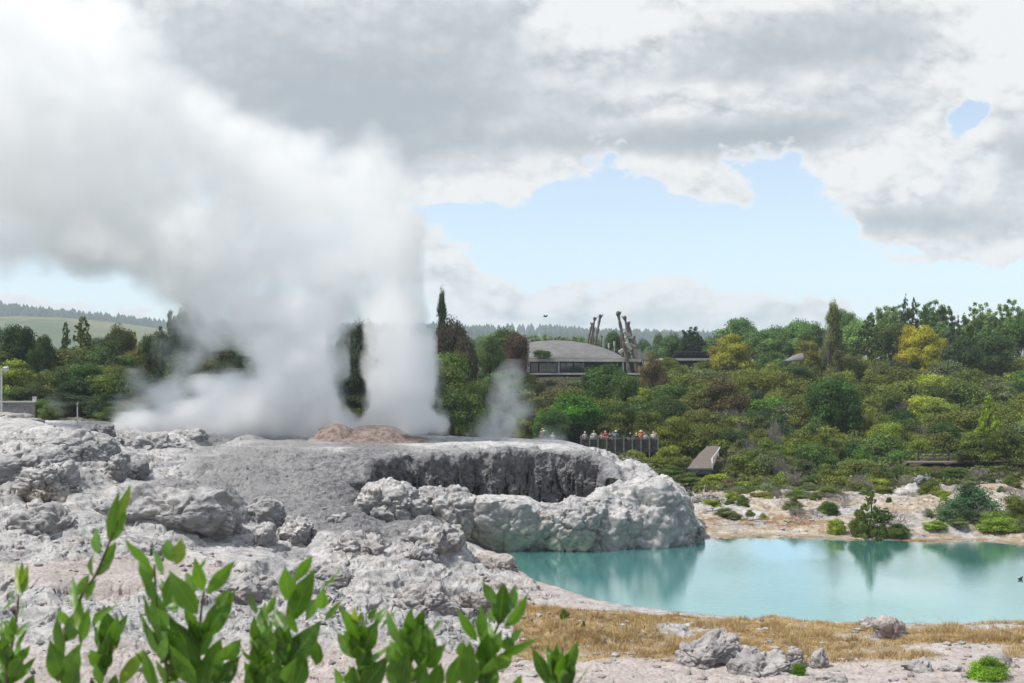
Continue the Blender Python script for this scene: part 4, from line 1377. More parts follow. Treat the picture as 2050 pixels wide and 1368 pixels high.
    for i, (u, vt, Y, w) in enumerate([(-20, 640, 300, 50), (12, 655, 320, 46), (-60, 640, 290, 60)]):
        T_('round', u, vt, Y, w, (.08, .13, .10), ('bluish far tree at the left edge', 'small bluish far tree beside the first', 'hidden far tree beyond the left edge')[i], group=KL)

    for i in range(26):
        u = 915 + i * 31 + rnd.uniform(-9, 9)
        c = rnd.choice([(.09, .13, .06), (.075, .11, .06), (.12, .16, .08)])
        T_('round', u, rnd.uniform(664, 688), 285 + rnd.uniform(-15, 15), rnd.uniform(34, 56), c, unique('hazy far tree, ' + where(u, 680)), group='far trees behind the hill', sink=1)
    for i in range(15):
        u = 200 + i * 50 + rnd.uniform(-15, 15)
        T_('round', u, rnd.uniform(672, 690), 215 + rnd.uniform(-12, 12), rnd.uniform(50, 80), (.06, .09, .04), unique('green tree behind the geyser, ' + where(u, 685)), group='far trees behind the hill', sink=1)
    # scrub filling the slopes
    rows = [  # Y, vtop low, vtop high, u0, u1, spacing px, palette
        (91.5, 950, 968, 1450, 2110, 46), (94.5, 928, 955, 1410, 2110, 50), (99, 905, 935, 1400, 2110, 52), (105, 885, 915, 1425, 2120, 54),
        (112, 860, 892, 1440, 2120, 58), (120, 838, 868, 1330, 2130, 60), (128, 815, 845, 1040, 2130, 62), (136, 795, 822, 920, 2130, 62), (144, 775, 802, 900, 2140, 62),
        (153, 755, 782, 900, 2140, 62), (163, 735, 760, 900, 2150, 62), (175, 718, 738, 900, 2150, 58), (190, 700, 722, 1330, 2150, 62)]
    cols = [OLIVE, OLIVE, BROWN, BROWN, GREY, MID, DARK, DARK, BRIGHT, YG]
    wts = [7, 5, 1, .8, 2.5, 4, 1.6, 1.2, 1.3, .8]
    GR = 'scrub trees and bushes covering the hillside beyond the pool'
    for ri, (Y, va, vb, u0, u1, sp) in enumerate(rows):
        u = u0 + rnd.uniform(0, sp)
        while u < u1:
            yy = Y + rnd.uniform(-2.5, 2.5) * (1 if ri > 1 else .5)
            w = sp * rnd.uniform(1.15, 2.1)
            vt = rnd.uniform(va, vb)
            skip = False
            if ri in (10, 12) and 1030 < u < 1300: skip = True               # the building
            if ri in (8, 9) and 1060 < u < 1180: vt = max(vt, 752)
            if ri == 11 and u < 1290: vt = rnd.uniform(745, 757) if u > 1040 else rnd.uniform(715, 740)
            if ri <= 4 and 1375 < u < 1450 and Y > 96: skip = True       # boardwalk ramp
            if ri in (0, 1) and u < 1440: skip = True
            if ri in (2, 3) and 1820 < u < 2090: skip = True             # path fence
            if ri == 4 and 1820 < u < 2090: vt = max(vt, 850)
            if ri >= 6 and ri <= 8 and 1040 < u < 1200 and rnd.random() < .3: skip = True
            if not skip:
                c = rnd.choices(cols, wts)[0]
                kind = rnd.choices(['umbrella', 'bush', 'round'], [3, 2, 4])[0]
                if ri < 2:
                    kind = rnd.choices(['bush', 'umbrella'], [3, 1])[0]
                    c = rnd.choices([OLIVE, YG, BROWN, GREY, MID], [4, 2, 2, 3, 2])[0]
                br = rnd.uniform(.8, 1.2)
                if rnd.random() < .07:
                    tree('bare', u + sp * .4, vt - 4, yy - 1.5, w * .5, GREY, unique('grey leafless shrub ' + where(u, vt + 15)), 'bare_shrub', 'bush', GR, hmin=1.5)
                k2 = tuple(x * rnd.uniform(.92, 1.08) * br for x in c)
                form = {'umbrella': 'flat-layered tree', 'bush': 'rounded bush', 'round': 'leafy tree'}[kind]
                lab = unique(f'{CNAME[c]} {form} {where(u, vt + 15)}')
                hh = wz(vt, yy) - surf(wx(u, yy), yy)
                tree(kind, u, vt, yy, w, k2, lab, {'umbrella': 'scrub_tree', 'bush': 'bush', 'round': 'scrub_tree'}[kind], 'bush' if kind == 'bush' else 'tree', GR, hmin=.6, sink=max(.3, .95 * w / F * yy - hh))
            u += sp * rnd.uniform(.8, 1.2)
    GL = 'scrub trees behind the steam at left'
    for (Y, va, vb, u0, u1, sp) in [(110, 800, 825, 250, 700, 74), (116, 775, 800, -60, 1000, 72), (122, 742, 775, -70, 960, 76), (131, 705, 735, -70, 960, 76), (141, 672, 702, 0, 960, 78)]:
        u = u0
        while u < u1:
            vt = rnd.uniform(va, vb)
            if u > 440 and rnd.random() < .35 and not 660 < u < 790:
                u += sp
                continue
            c = rnd.choices([DARK, OLIVE, BROWN, MID, GREY], [4, 3, 2, 2, 1])[0]
            kind = rnd.choice(['umbrella', 'round', 'round', 'bush'])
            if u > 850: vt = min(max(vt, 690), 830)
            form = {'umbrella': 'flat-layered tree', 'bush': 'rounded bush', 'round': 'leafy tree'}[kind]
            lab = unique(f'{CNAME[c]} {form} {where(u, vt + 20)}')
            tree(kind, u, vt, Y + rnd.uniform(-3, 3), sp * rnd.uniform(1.1, 1.7), tuple(x * rnd.uniform(.7, 1.05) for x in c), lab,
                 {'umbrella': 'scrub_tree', 'bush': 'bush', 'round': 'scrub_tree'}[kind], 'bush' if kind == 'bush' else 'tree', GL, hmin=1.6, sink=.3)
            u += sp * rnd.uniform(.8, 1.2)
    # lower bushes in front of the lookout and on the far shore
    GB = 'bushes growing on the far shore of the pool'
    B = lambda *a, **k: tree(*a, name='bush', cat='bush', group=GB, hmin=.5, sink=.15, **k)
    B('bush', 1270, 898, 104, 60, YG, 'yellow-green bush below the lookout railing, left')
    B('bush', 1335, 880, 108, 64, (.16, .18, .035), 'yellow-green bush at the right end of the lookout')
    B('bush', 1300, 915, 100, 56, OLIVE, 'olive bush behind the white top of the lobes')
    B('bush', 1360, 905, 103, 60, OLIVE, 'olive bush left of the boardwalk ramp')
    B('bush', 1250, 905, 106, 50, YG, 'thin yellowish bush under the steamy end of the lookout')
    B('bush', 1345, 930, 98, 60, MID, 'mid green bush behind the shoulder of the lobes')
    B('bush', 1375, 945, 95, 66, (.08, .10, .03), 'dark olive bush right behind the great lobe')
    B('bush', 1430, 942, 96, 70, YG, 'yellow-green bush below the boardwalk ramp')
    B('bush', 1460, 955, 93, 60, (.13, .10, .08), 'purplish brown bush below the boardwalk ramp')
    B('bush', 1410, 962, 93, 60, OLIVE, 'olive bush above the driftwood pile')
    B('cone', 1742, 976, 71.8, 62, (.085, .105, .03), 'young dark green tree on the far shore with a pointed top')
    B('bush', 1722, 1016, 71.9, 46, (.10, .12, .035), 'leafy left skirt of the young pointed tree')
    B('loose', 1766, 1016, 72.2, 54, (.09, .12, .035), 'leafy right skirt of the young pointed tree')
    B('bush', 1795, 1044, 71.6, 60, (.07, .10, .03), 'low dark green bush right of the young pointed tree')
    B('bare', 1792, 1000, 74, 66, GREY, 'brown dry twiggy shrub behind the young pointed tree')
    B('bush', 1675, 1032, 72.6, 44, YG, 'small yellow-green bush left of the young pointed tree')
    B('bush', 1946, 958, 75, 136, BLUEG, 'big round blue-green bush on the far shore')
    B('bush', 1915, 995, 74, 80, (.07, .11, .075), 'lower left part bush of the big blue-green one')
    B('bush', 1993, 1018, 72.6, 100, (.15, .20, .04), 'rounded lime green bush below the big blue-green bush')
    B('bush', 1872, 1040, 72.2, 56, (.17, .23, .05), 'small lime green bush below left of the big blue-green bush')
    B('bush', 1918, 1042, 72.6, 50, GREY, 'small grey-green bush between two lime green ones')
    B('bush', 2044, 1034, 72.2, 54, GREY, 'grey-green bush at the right edge by the water')
    B('bush', 2040, 976, 76, 76, (.12, .13, .03), 'olive bush at the right edge above the water')
    B('bare', 1980, 994, 73.6, 80, GREY, 'pale leafless shrub between the blue-green and the lime bush')
    B('bush', 1535, 982, 86, 56, (.17, .17, .03), 'low yellow-green mat bush on the far bank, left')
    B('bush', 1600, 984, 86, 76, (.10, .15, .02), 'low bright green mat bush on the far bank, right')
    B('bare', 1645, 978, 84, 66, GREY, 'grey leafless shrub on the far bank')
    B('bare', 1690, 980, 86, 60, GREY, 'second grey leafless shrub on the far bank')
    B('bush', 1675, 985, 86.5, 44, GREY, 'grey-green bush between the leafless shrubs')
    B('bare', 1470, 965, 90, 46, GREY, 'grey leafless shrub at the foot of the scrub, left')
    B('bare', 1570, 962, 91, 50, GREY, 'grey leafless shrub at the foot of the scrub, middle')
    B('bare', 1720, 950, 91, 60, GREY, 'grey leafless shrub at the foot of the scrub, right')
    B('bush', 1860, 960, 87, 50, OLIVE, 'olive bush beside the jagged grey rock heap')
    B('bush', 1838, 926, 96.5, 70, OLIVE, 'olive bush at the left end of the dark path fence')
    B('bush', 1905, 931, 96, 84, MID, 'mid green bush in front of the shaded path')
    B('bush', 1990, 929, 96.5, 90, OLIVE, 'olive bush in front of the right part of the shaded path')
    for i in range(60):
        Yb = rnd.uniform(77, 91)
        ub = rnd.uniform(1420, 2080)
        kind = rnd.choice(['bush', 'bush', 'bare'])
        c = rnd.choice([OLIVE, GREY, MID, YG])
        vb = HY + (CZ - surf(wx(ub, Yb), Yb)) / Yb * F
        wb = rnd.uniform(14, 58) * 78 / Yb
        B(kind, ub, vb - wb * rnd.uniform(.35, .7), Yb, wb, c, unique(('little leafless shrub, ' if kind == 'bare' else 'little ' + CNAME[c] + ' bush, ') + where(ub, vb)))
    B('bush', 1975, 1308, 35.2, 100, (.13, .22, .025), 'fresh green leafy bush in the bottom right corner')
    B('bush', 1598, 1330, 36.4, 34, (.09, .17, .02), 'small green tuft at the right end of the wide rough rock')
    B('bush', 1130, 1238, 45.5, 24, (.10, .15, .03), 'small green tuft growing in the dry grass mound')
    B('bush', 1168, 1262, 43.5, 12, (.09, .15, .03), 'tiny green tuft right of the first in the dry grass mound')


build_trees()


def build_far_forest():
    """pines on the distant ridge, one far mass"""
    r = np.random.default_rng(5)
    V, Q = [], []
    b = 0
    N = 5200
    Yt = r.uniform(1900, 2700, N * 3)
    ut = r.uniform(-150, 2150, N * 3)
    X = wx(ut, Yt)
    nz = fbm(np.stack([X, Yt, X * 0], 1) * .003, 3, .5, 14)
    left = np.clip((700 - ut) / 700, 0, 1)
    keep = (nz + left * .8 + (Yt > 2300) * .5 > .12) & ~((ut < 400) & (Yt < 2150) & (nz < .15))
    X, Yt = X[keep][:N], Yt[keep][:N]
    Z = hills_h(X, Yt)
    h = r.uniform(14, 26, len(X))
    w = h * r.uniform(.22, .36, len(X))
    k = 6
    ring = np.arange(k) * 2 * math.pi / k
    for i in range(len(X)):
        a = ring + r.uniform(0, 1)
        for (zz, rr) in ((.08, 1.0), (.5, .72)):
            pass
        lo = np.stack([X[i] + np.cos(a) * w[i], Yt[i] + np.sin(a) * w[i], np.full(k, Z[i] + .05 * h[i])], 1)
        mi = np.stack([X[i] + np.cos(a) * w[i] * .8, Yt[i] + np.sin(a) * w[i] * .8, np.full(k, Z[i] + .55 * h[i])], 1)
        V += [lo, mi, np.array([[X[i], Yt[i], Z[i] + h[i]]] * 1)]
        for j in range(k):
            j2 = (j + 1) % k
            Q.append((b + j, b + j2, b + k + j2, b + k + j))
            Q.append((b + k + j, b + k + j2, b + 2 * k, b + 2 * k))
        b += 2 * k + 1
    V = np.concatenate(V)
    me = bpy.data.meshes.new('far_forest')
    me.from_pydata(V.tolist(), [], [q if q[2] != q[3] else q[:3] for q in Q])
    me.materials.append(simple('far_pine', (.03, .05, .028), 1.0, .3, .05))
    tag(link('far_forest', me), 'dark pine forest along the distant ridge', 'forest', kind='stuff')


build_far_forest()


# ------------------------------------------------------------------ building and poles
def build_buildings():
    M_ROOF, T = new_mat('ribbed_roof')
    pos = T.n('ShaderNodeNewGeometry').outputs['Position']
    wv = T.n('ShaderNodeTexWave', wave_type='BANDS', bands_direction='X')
    T.l(pos, wv.inputs[0])
    wv.inputs['Scale'].default_value = 0.9
    wv.inputs['Distortion'].default_value = 0.0
    n = T.noise(pos, .7, 5, .6)
    c = T.mix(T.ss(n, .35, .65), (.13, .125, .12), (.175, .17, .165))
    c = T.mix(T.ss(wv.outputs['Fac'], .8, .97, 0, .5), c, (.11, .105, .10))
    finish(T, c, .6, wv.outputs['Fac'], .01)
    M_CONC = simple('concrete', (.42, .41, .39), .85, .12, 1.5)
    M_DARKM = simple('dark_frame', (.03, .032, .035), .6, .1, 3)
    M_WOODP = simple('weathered_carved_wood', (.13, .11, .095), .85, .3, 1.2, .05)
    M_PALEP = simple('pale_cladding', (.42, .40, .35), .7, .1, 1.5)
    M_GLASS, T = new_mat('window_glass')
    bs = finish(T, (.035, .045, .05), .04, None, spec=.9)
    root = empty('visitor_building', (wx(1160, 190), 190, 9.9))
    tag(root, 'long low building with a ribbed curved grey roof and glass front on the hill', 'building')
    rl = root.location

    def loc(mb):
        mb.V = [(x - rl.x, y - rl.y, z - rl.z) for x, y, z in mb.V]
        return mb
    # curved roof
    prof = [(1052, 712), (1058, 687), (1085, 684), (1115, 683), (1145, 684.5), (1175, 689), (1205, 697), (1230, 707), (1252, 719)]
    eav = [(1046, 719), (1056, 719), (1082, 719), (1110, 719), (1140, 719), (1170, 719), (1200, 719), (1230, 719.3), (1256, 719.6)]
    n, m = len(prof), 9
    us = np.linspace(0, n - 1, 60)
    pu = np.interp(us, range(n), [p[0] for p in prof]); pv = np.interp(us, range(n), [p[1] for p in prof])
    eu = np.interp(us, range(n), [p[0] for p in eav]); ev = np.interp(us, range(n), [p[1] for p in eav])
    mb = MB()
    vs = []
    for i in range(60):
        zr = wz(pv[i], 200)
        ze = wz(ev[i], 187.2)
        for j in range(m):
            t = j / (m - 1)
            yy = 187.2 + (200 - 187.2) * t
            vs.append((wx(eu[i] * (1 - t) + pu[i] * t, yy), yy, ze + (zr - ze) * (1 - (1 - t) ** 1.6)))
        for j in range(1, m):
            t = j / (m - 1)
            yy = 200 + 12.8 * t
            vs.append((wx(pu[i] * (1 - t) + eu[i] * t, 200), yy, zr + (ze - zr) * t ** 1.6))
    M2 = 2 * m - 1
    fs = [(i * M2 + j, (i + 1) * M2 + j, (i + 1) * M2 + j + 1, i * M2 + j + 1) for i in range(59) for j in range(M2 - 1)]
    mb.add(vs, fs)
    rf = loc(mb).build('roof', M_ROOF, root, smooth=True)
    sm = rf.modifiers.new('thick', 'SOLIDIFY'); sm.thickness = .25; sm.offset = 0
    s = 190 / F

    def bx(u0, u1, v0, v1, Y, d):
        return (((wx(u0, Y) + wx(u1, Y)) / 2, Y + d / 2, (wz(v0, Y) + wz(v1, Y)) / 2), ((u1 - u0) / F * Y, d, (v1 - v0) / F * Y))
    b = MB(); b.box(*bx(1045, 1284, 718.6, 724, 186.4, 1.0)); loc(b).build('fascia', M_CONC, root)
    b = MB(); b.box(*bx(1047, 1061, 724.2, 744, 187.2, 10)); loc(b).build('end_wall', M_CONC, root)
    b = MB(); b.box(*bx(1061.5, 1284, 724.4, 748, 190.2, 9)); loc(b).build('inner_wall', M_DARKM, root)
    b = MB(); b.box(*bx(1062, 1290, 747, 750.5, 185.0, 5.1)); loc(b).build('terrace_slab', M_CONC, root)
    for (u0, u1, v0, v1, nm) in [(1063, 1077, 727, 745, 3), (1079, 1116, 727, 745, 5), (1122, 1147, 727, 746, 2), (1149, 1171, 727, 746, 3)]:
        fr = MB()
        Y = 189.6
        for k in range(nm + 1):
            uu = u0 + (u1 - u0) * k / nm
            fr.box(*bx(uu - .4, uu + .4, v0, v1, Y, .2))
        fr.box(*bx(u0, u1, v0 - .7, v0, Y + .004, .2)); fr.box(*bx(u0, u1, v1, v1 + .7, Y + .004, .2))
        w = loc(fr).build('window', M_DARKM, root)
        g = MB(); g.box(*bx(u0 + .4, u1 - .4, v0, v1, Y + .1, .05)); loc(g).build('pane', M_GLASS, w)
    for uu in (1118.5, 1247.5):
        b = MB(); b.box(*bx(uu - 1.6, uu + 1.6, 724.2, 746.8, 186.8, .35)); loc(b).build('column', M_CONC, root)
    # curtains / pale interior behind the glass is read as pale blinds
    b = MB()
    for (u0, u1) in ((1080.5, 1092), (1100, 1112)):
        b.box(*bx(u0, u1, 728, 744, 189.45, .04))
    loc(b).build('blind', M_PALEP, root)
    rl_ = MB()
    for k in range(12):
        uu = 1122 + k * 5
        rl_.box(*bx(uu - .25, uu + .25, 741.5, 746.9, 185.3, .05))
    rl_.box(*bx(1120, 1180, 741, 741.6, 185.28, .08))
    loc(rl_).build('railing', M_DARKM, root)
    # second low roof to the right
    r2 = empty('low_building', (wx(1380, 196), 196, 10.5))
    tag(r2, 'long flat dark-roofed building almost hidden by scrub right of the poles', 'building')
    rl2 = r2.location

    def loc2(mb):
        mb.V = [(x - rl2.x, y - rl2.y, z - rl2.z) for x, y, z in mb.V]
        return mb
    b = MB(); b.box(*bx(1328, 1445, 717.5, 722, 194, 12)); loc2(b).build('fascia', M_CONC, r2)
    b = MB(); b.box(*bx(1330, 1443, 722.2, 740, 194.6, 10)); loc2(b).build('wall', M_DARKM, r2)
    b = MB()
    for k in range(7):
        b.box(*bx(1352 + k * 11, 1361.5 + k * 11, 710, 711, 196, 5), rx=-.25)
    b.box(*bx(1352, 1430, 711.3, 717.3, 199, 4)); loc2(b).build('solar_panels', M_DARKM, r2)
    # small shell roof
    mb = MB()
    cu, cv, Y = 1586, 722, 172
    vs, fs = [], []
    for i in range(13):
        for j in range(9):
            a = math.pi * i / 12
            t = j / 8
            x = wx(1571 + 34 * (i / 12), Y)
            hgt = (.4 + .8 * (i / 12)) * math.sqrt(max(0, 1 - (1 - 2 * t) ** 2))
            vs.append((x, Y - 1.8 + 3.6 * t, wz(722, Y) + hgt * math.sin(min(1.0, i / 12 * 1.6) * math.pi / 2)))
    for i in range(12):
        for j in range(8):
            fs.append((i * 9 + j, (i + 1) * 9 + j, (i + 1) * 9 + j + 1, i * 9 + j + 1))
    mb.add(vs, fs)
    o = mb.build('shell_roof', M_ROOF, smooth=True)
    sm = o.modifiers.new('thick', 'SOLIDIFY'); sm.thickness = .15
    tag(o, 'small pale shell-shaped roof poking out of the scrub', 'roof')

    # carved poles
    def z1(x, y):
        return 850 + x / 3.417, 560 + y / 3.417
    GP = 'tall leaning carved poles beside the building'
    poles = [((1113, 440), (1145, 308), 15, 204, 'leftmost leaning carved pole behind the roof'), ((1133, 440), (1163, 272), 17, 203, 'leaning carved pole with a hooked top, second from left'),
             ((1150, 440), (1160, 345), 12, 205, 'short pale pole between the left carved poles'), ((1165, 445), (1201, 255), 19, 203, 'tall leaning carved pole right in the left group'),
             ((1206, 458), (1212, 392), 11, 206, 'short dark pole standing alone between the groups'), ((1382, 540), (1325, 238), 24, 186, 'tallest carved pole, left in the right group'),
             ((1432, 538), (1370, 266), 20, 188, 'second carved pole leaning left in the right group'), ((1452, 536), (1394, 304), 18, 190, 'thick third carved pole leaning left in the right group'),
             ((1350, 500), (1340, 392), 11, 192, 'thin short pole at the left of the right group'), ((1468, 530), (1432, 400), 14, 191, 'low slanting pole at the right of the right group')]
    for i, ((x0, y0), (x1, y1), w, Y, lab) in enumerate(poles):
        u0, v0 = z1(x0, y0); u1, v1 = z1(x1, y1)
        a = P(u0, v0, Y); b = P(u1, v1, Y)
        a = a - (b - a).normalized() * 2.5
        d = b - a
        W_ = w / 3.417 / F * Y / 2
        mb = MB()
        pts, rad = [], []
        nn = 40
        for k in range(nn + 1):
            t = k / nn
            pts.append(a + d * t)
            rr = W_ * (1.15 - .35 * t) * (1 + .16 * math.sin(t * d.length * 3.4 + i) + .08 * math.sin(t * d.length * 9 + i))
            rad.append(rr)
        mb.tube(pts, rad, 10)
        rt = mb
        o = rt.build('carved_pole', M_WOODP, smooth=True)
        tag(o, lab, 'pole', GP)
        # carved head on top
        h = MB()
        top = b
        dn = d.normalized()
        h.ball(top + dn * W_ * .3, (W_ * 1.35, W_ * 1.2, W_ * 1.7), 10, 7)
        sd_ = 1 if i % 2 else -1
        h.tube([top - dn * .2, top + dn * .15 + Vector((W_ * 1.4 * sd_, 0, 0)), top + dn * .55 + Vector((W_ * 1.9 * sd_, 0, 0))], [W_ * .5, W_ * .4, W_ * .2], 6)
        h.build('carved_head', M_WOODP, o, smooth=True)
    # pale fin platforms winding between the right poles
    for i, (x0, y0, x1, y1, th) in enumerate([(1362, 355, 1400, 385, 16), (1368, 395, 1425, 400, 14), (1372, 430, 1415, 480, 22), (1400, 440, 1440, 460, 16), (1330, 500, 1362, 480, 24), (1412, 495, 1440, 520, 14)]):
        a = P(*z1(x0, y0), 187.2 + i * .3); b = P(*z1(x1, y1), 187.2 + i * .3)
        mb = MB()
        c = (a + b) / 2
        mb.box(c, ((b - a).length, 1.4, th / 3.417 / F * 188), 0, 0, -math.atan2((b - a).z, (b - a).x))
        o = mb.build('pole_brace', M_PALEP)
        bv = o.modifiers.new('bevel', 'BEVEL'); bv.width = .08
        tag(o, ['topmost pale fin fixed between the right carved poles', 'thin pale fin just under the topmost one', 'large slanting pale fin halfway down the poles',
                'short pale fin beside the large slanting one', 'low pale fin at the left foot of the right poles', 'low pale fin at the right foot of the poles'][i], 'fin', 'pale fins on the right pole group')
    for (x, y0, y1, lab) in [(1261, 480, 434, 'left thin lamp post with white head behind the roof'), (1298, 490, 422, 'right, taller thin lamp post with white head behind the roof')]:
        u, v0 = z1(x, y0); _, v1 = z1(x, y1)
        Y = 201
        rt = empty('lamp_post', (wx(u, Y), Y, wz(v0, Y) - 2))
        tag(rt, lab, 'lamp post', 'thin lamp posts behind the roof')
        mb = MB(); mb.tube([(0, 0, 0), (0, 0, wz(v1, Y) - rt.location.z)], .07, 8); mb.build('post', M_CONC, rt)
        mb = MB(); mb.tube([(0, 0, wz(v1, Y) - rt.location.z - .9), (0, 0, wz(v1, Y) - rt.location.z)], [.16, .22], 10); mb.build('lamp_head', M_PALEP, rt)
    mb = MB()
    u, v = z1(1457, 480); _, v2 = z1(1457, 545)
    mb.tube([P(u, v2, 189) + Vector((0, 0, -.5)), P(u, v, 189)], .55, 16)
    mb.tube([P(u, v, 189), P(u, v, 189) + Vector((0, 0, .12))], .65, 16)
    tag(mb.build('vent_stack', M_PALEP, smooth=False), 'pale round vent stack at the right foot of the poles', 'vent')
    mb = MB()
    u, v = z1(1482, 506)
    mb.box(P(u, v + 5, 190), (2.2, 2, 1.2)); mb.box(P(u, v - .2, 190) + Vector((0, 0, .1)), (2.4, 2.2, .1))
    tag(mb.build('plant_box', M_PALEP), 'white box on the flat roof right of the poles', 'box')


build_buildings()

# ------------------------------------------------------------------ lookout, people, boardwalk, posts
M_DECK = simple('dark_weathered_timber', (.085, .08, .072), .85, .3, 4)
M_RAIL = simple('grey_green_rail', (.17, .19, .17), .8, .2, 3)
M_POST = simple('pale_grey_post', (.45, .46, .46), .7, .1, 3)
M_BOARD = simple('boardwalk_planks', (.145, .12, .10), .85, .2, 5)


def build_lookout():
    Y = 117.0
    zr = wz(877.5, Y)            # hand rail
    fl = zr - 1.08
    u0, u1 = 1163, 1317
    x0, x1 = wx(u0, Y), wx(u1, Y)
    rt = empty('lookout_platform', ((x0 + x1) / 2, Y, fl - 2))
    tag(rt, 'dark timber viewing platform with a crowd behind its slatted railing', 'platform')
    L = rt.location

    def sh(mb):
        mb.V = [(x - L.x, y - L.y, z - L.z) for x, y, z in mb.V]
        return mb
    b = MB(); b.box(((x0 + x1) / 2, Y + 3.0, fl - .08), (x1 - x0 + .3, 6.4, .12)); b.box(((x0 + x1) / 2, Y - .1, fl - .28), (x1 - x0 + .3, .12, .28))
    sh(b).build('deck', M_DECK, rt)
    xs = np.linspace(x0, x1, 10)
    for x in xs:
        b = MB(); b.box((x, Y - .2, fl + .1), (.13, .13, 2.5)); b.box((x, Y - .2, fl + 1.37), (.16, .16, .05))
        sh(b).build('post', M_RAIL, rt)
    for a, c in zip(xs[:-1], xs[1:]):
        b = MB()
        n = 15
        for k in range(1, n):
            b.box((a + (c - a) * k / n, Y - .12, fl + .47), (.075, .025, .98))
        sh(b).build('paling_panel', M_DECK, rt)
    for z, s in ((fl + 1.08, .07), (fl + .12, .06)):
        b = MB(); b.box(((x0 + x1) / 2, Y - .06, z), (x1 - x0, .11, s)); sh(b).build('rail', M_RAIL, rt)
    return fl


def skin_mesh(name, V, E_, Rr, sub=1, root=0):
    me = bpy.data.meshes.new(name + '_cage')
    me.from_pydata([tuple(v) for v in V], E_, [])
    o = bpy.data.objects.new(name + '_cage', me)
    COL.objects.link(o)
    o.modifiers.new('skin', 'SKIN')
    sk = me.skin_vertices[0].data if me.skin_vertices else None
    if sk is None:
        bm = bmesh.new(); bm.from_mesh(me); bm.verts.layers.skin.verify(); bm.to_mesh(me); bm.free()
        sk = me.skin_vertices[0].data
    for i, r in enumerate(Rr):
        sk[i].radius = r if hasattr(r, '__len__') else (r, r)
        sk[i].use_root = (i == root)
    o.modifiers['skin'].use_smooth_shade = True
    s = o.modifiers.new('sub', 'SUBSURF'); s.levels = sub; s.render_levels = sub
    dg = bpy.context.evaluated_depsgraph_get()
    ev = o.evaluated_get(dg)
    out = bpy.data.meshes.new_from_object(ev)
    out.name = name
    bpy.data.objects.remove(o)
    return out


def cloth_mat(name, rough):
    m, T = new_mat(name)
    oi = T.n('ShaderNodeObjectInfo')
    n = T.noise(T.n('ShaderNodeTexCoord').outputs['Object'], 14, 3, .5)
    c = T.mix(T.ss(n, .3, .7, 0, .25), oi.outputs['Color'], (0.02, .02, .02))
    finish(T, c, rough)
    return m


M_CLOTH = cloth_mat('cloth', .85)
M_SKIN = cloth_mat('skin', .6)
M_HAIR = cloth_mat('hair', .7)


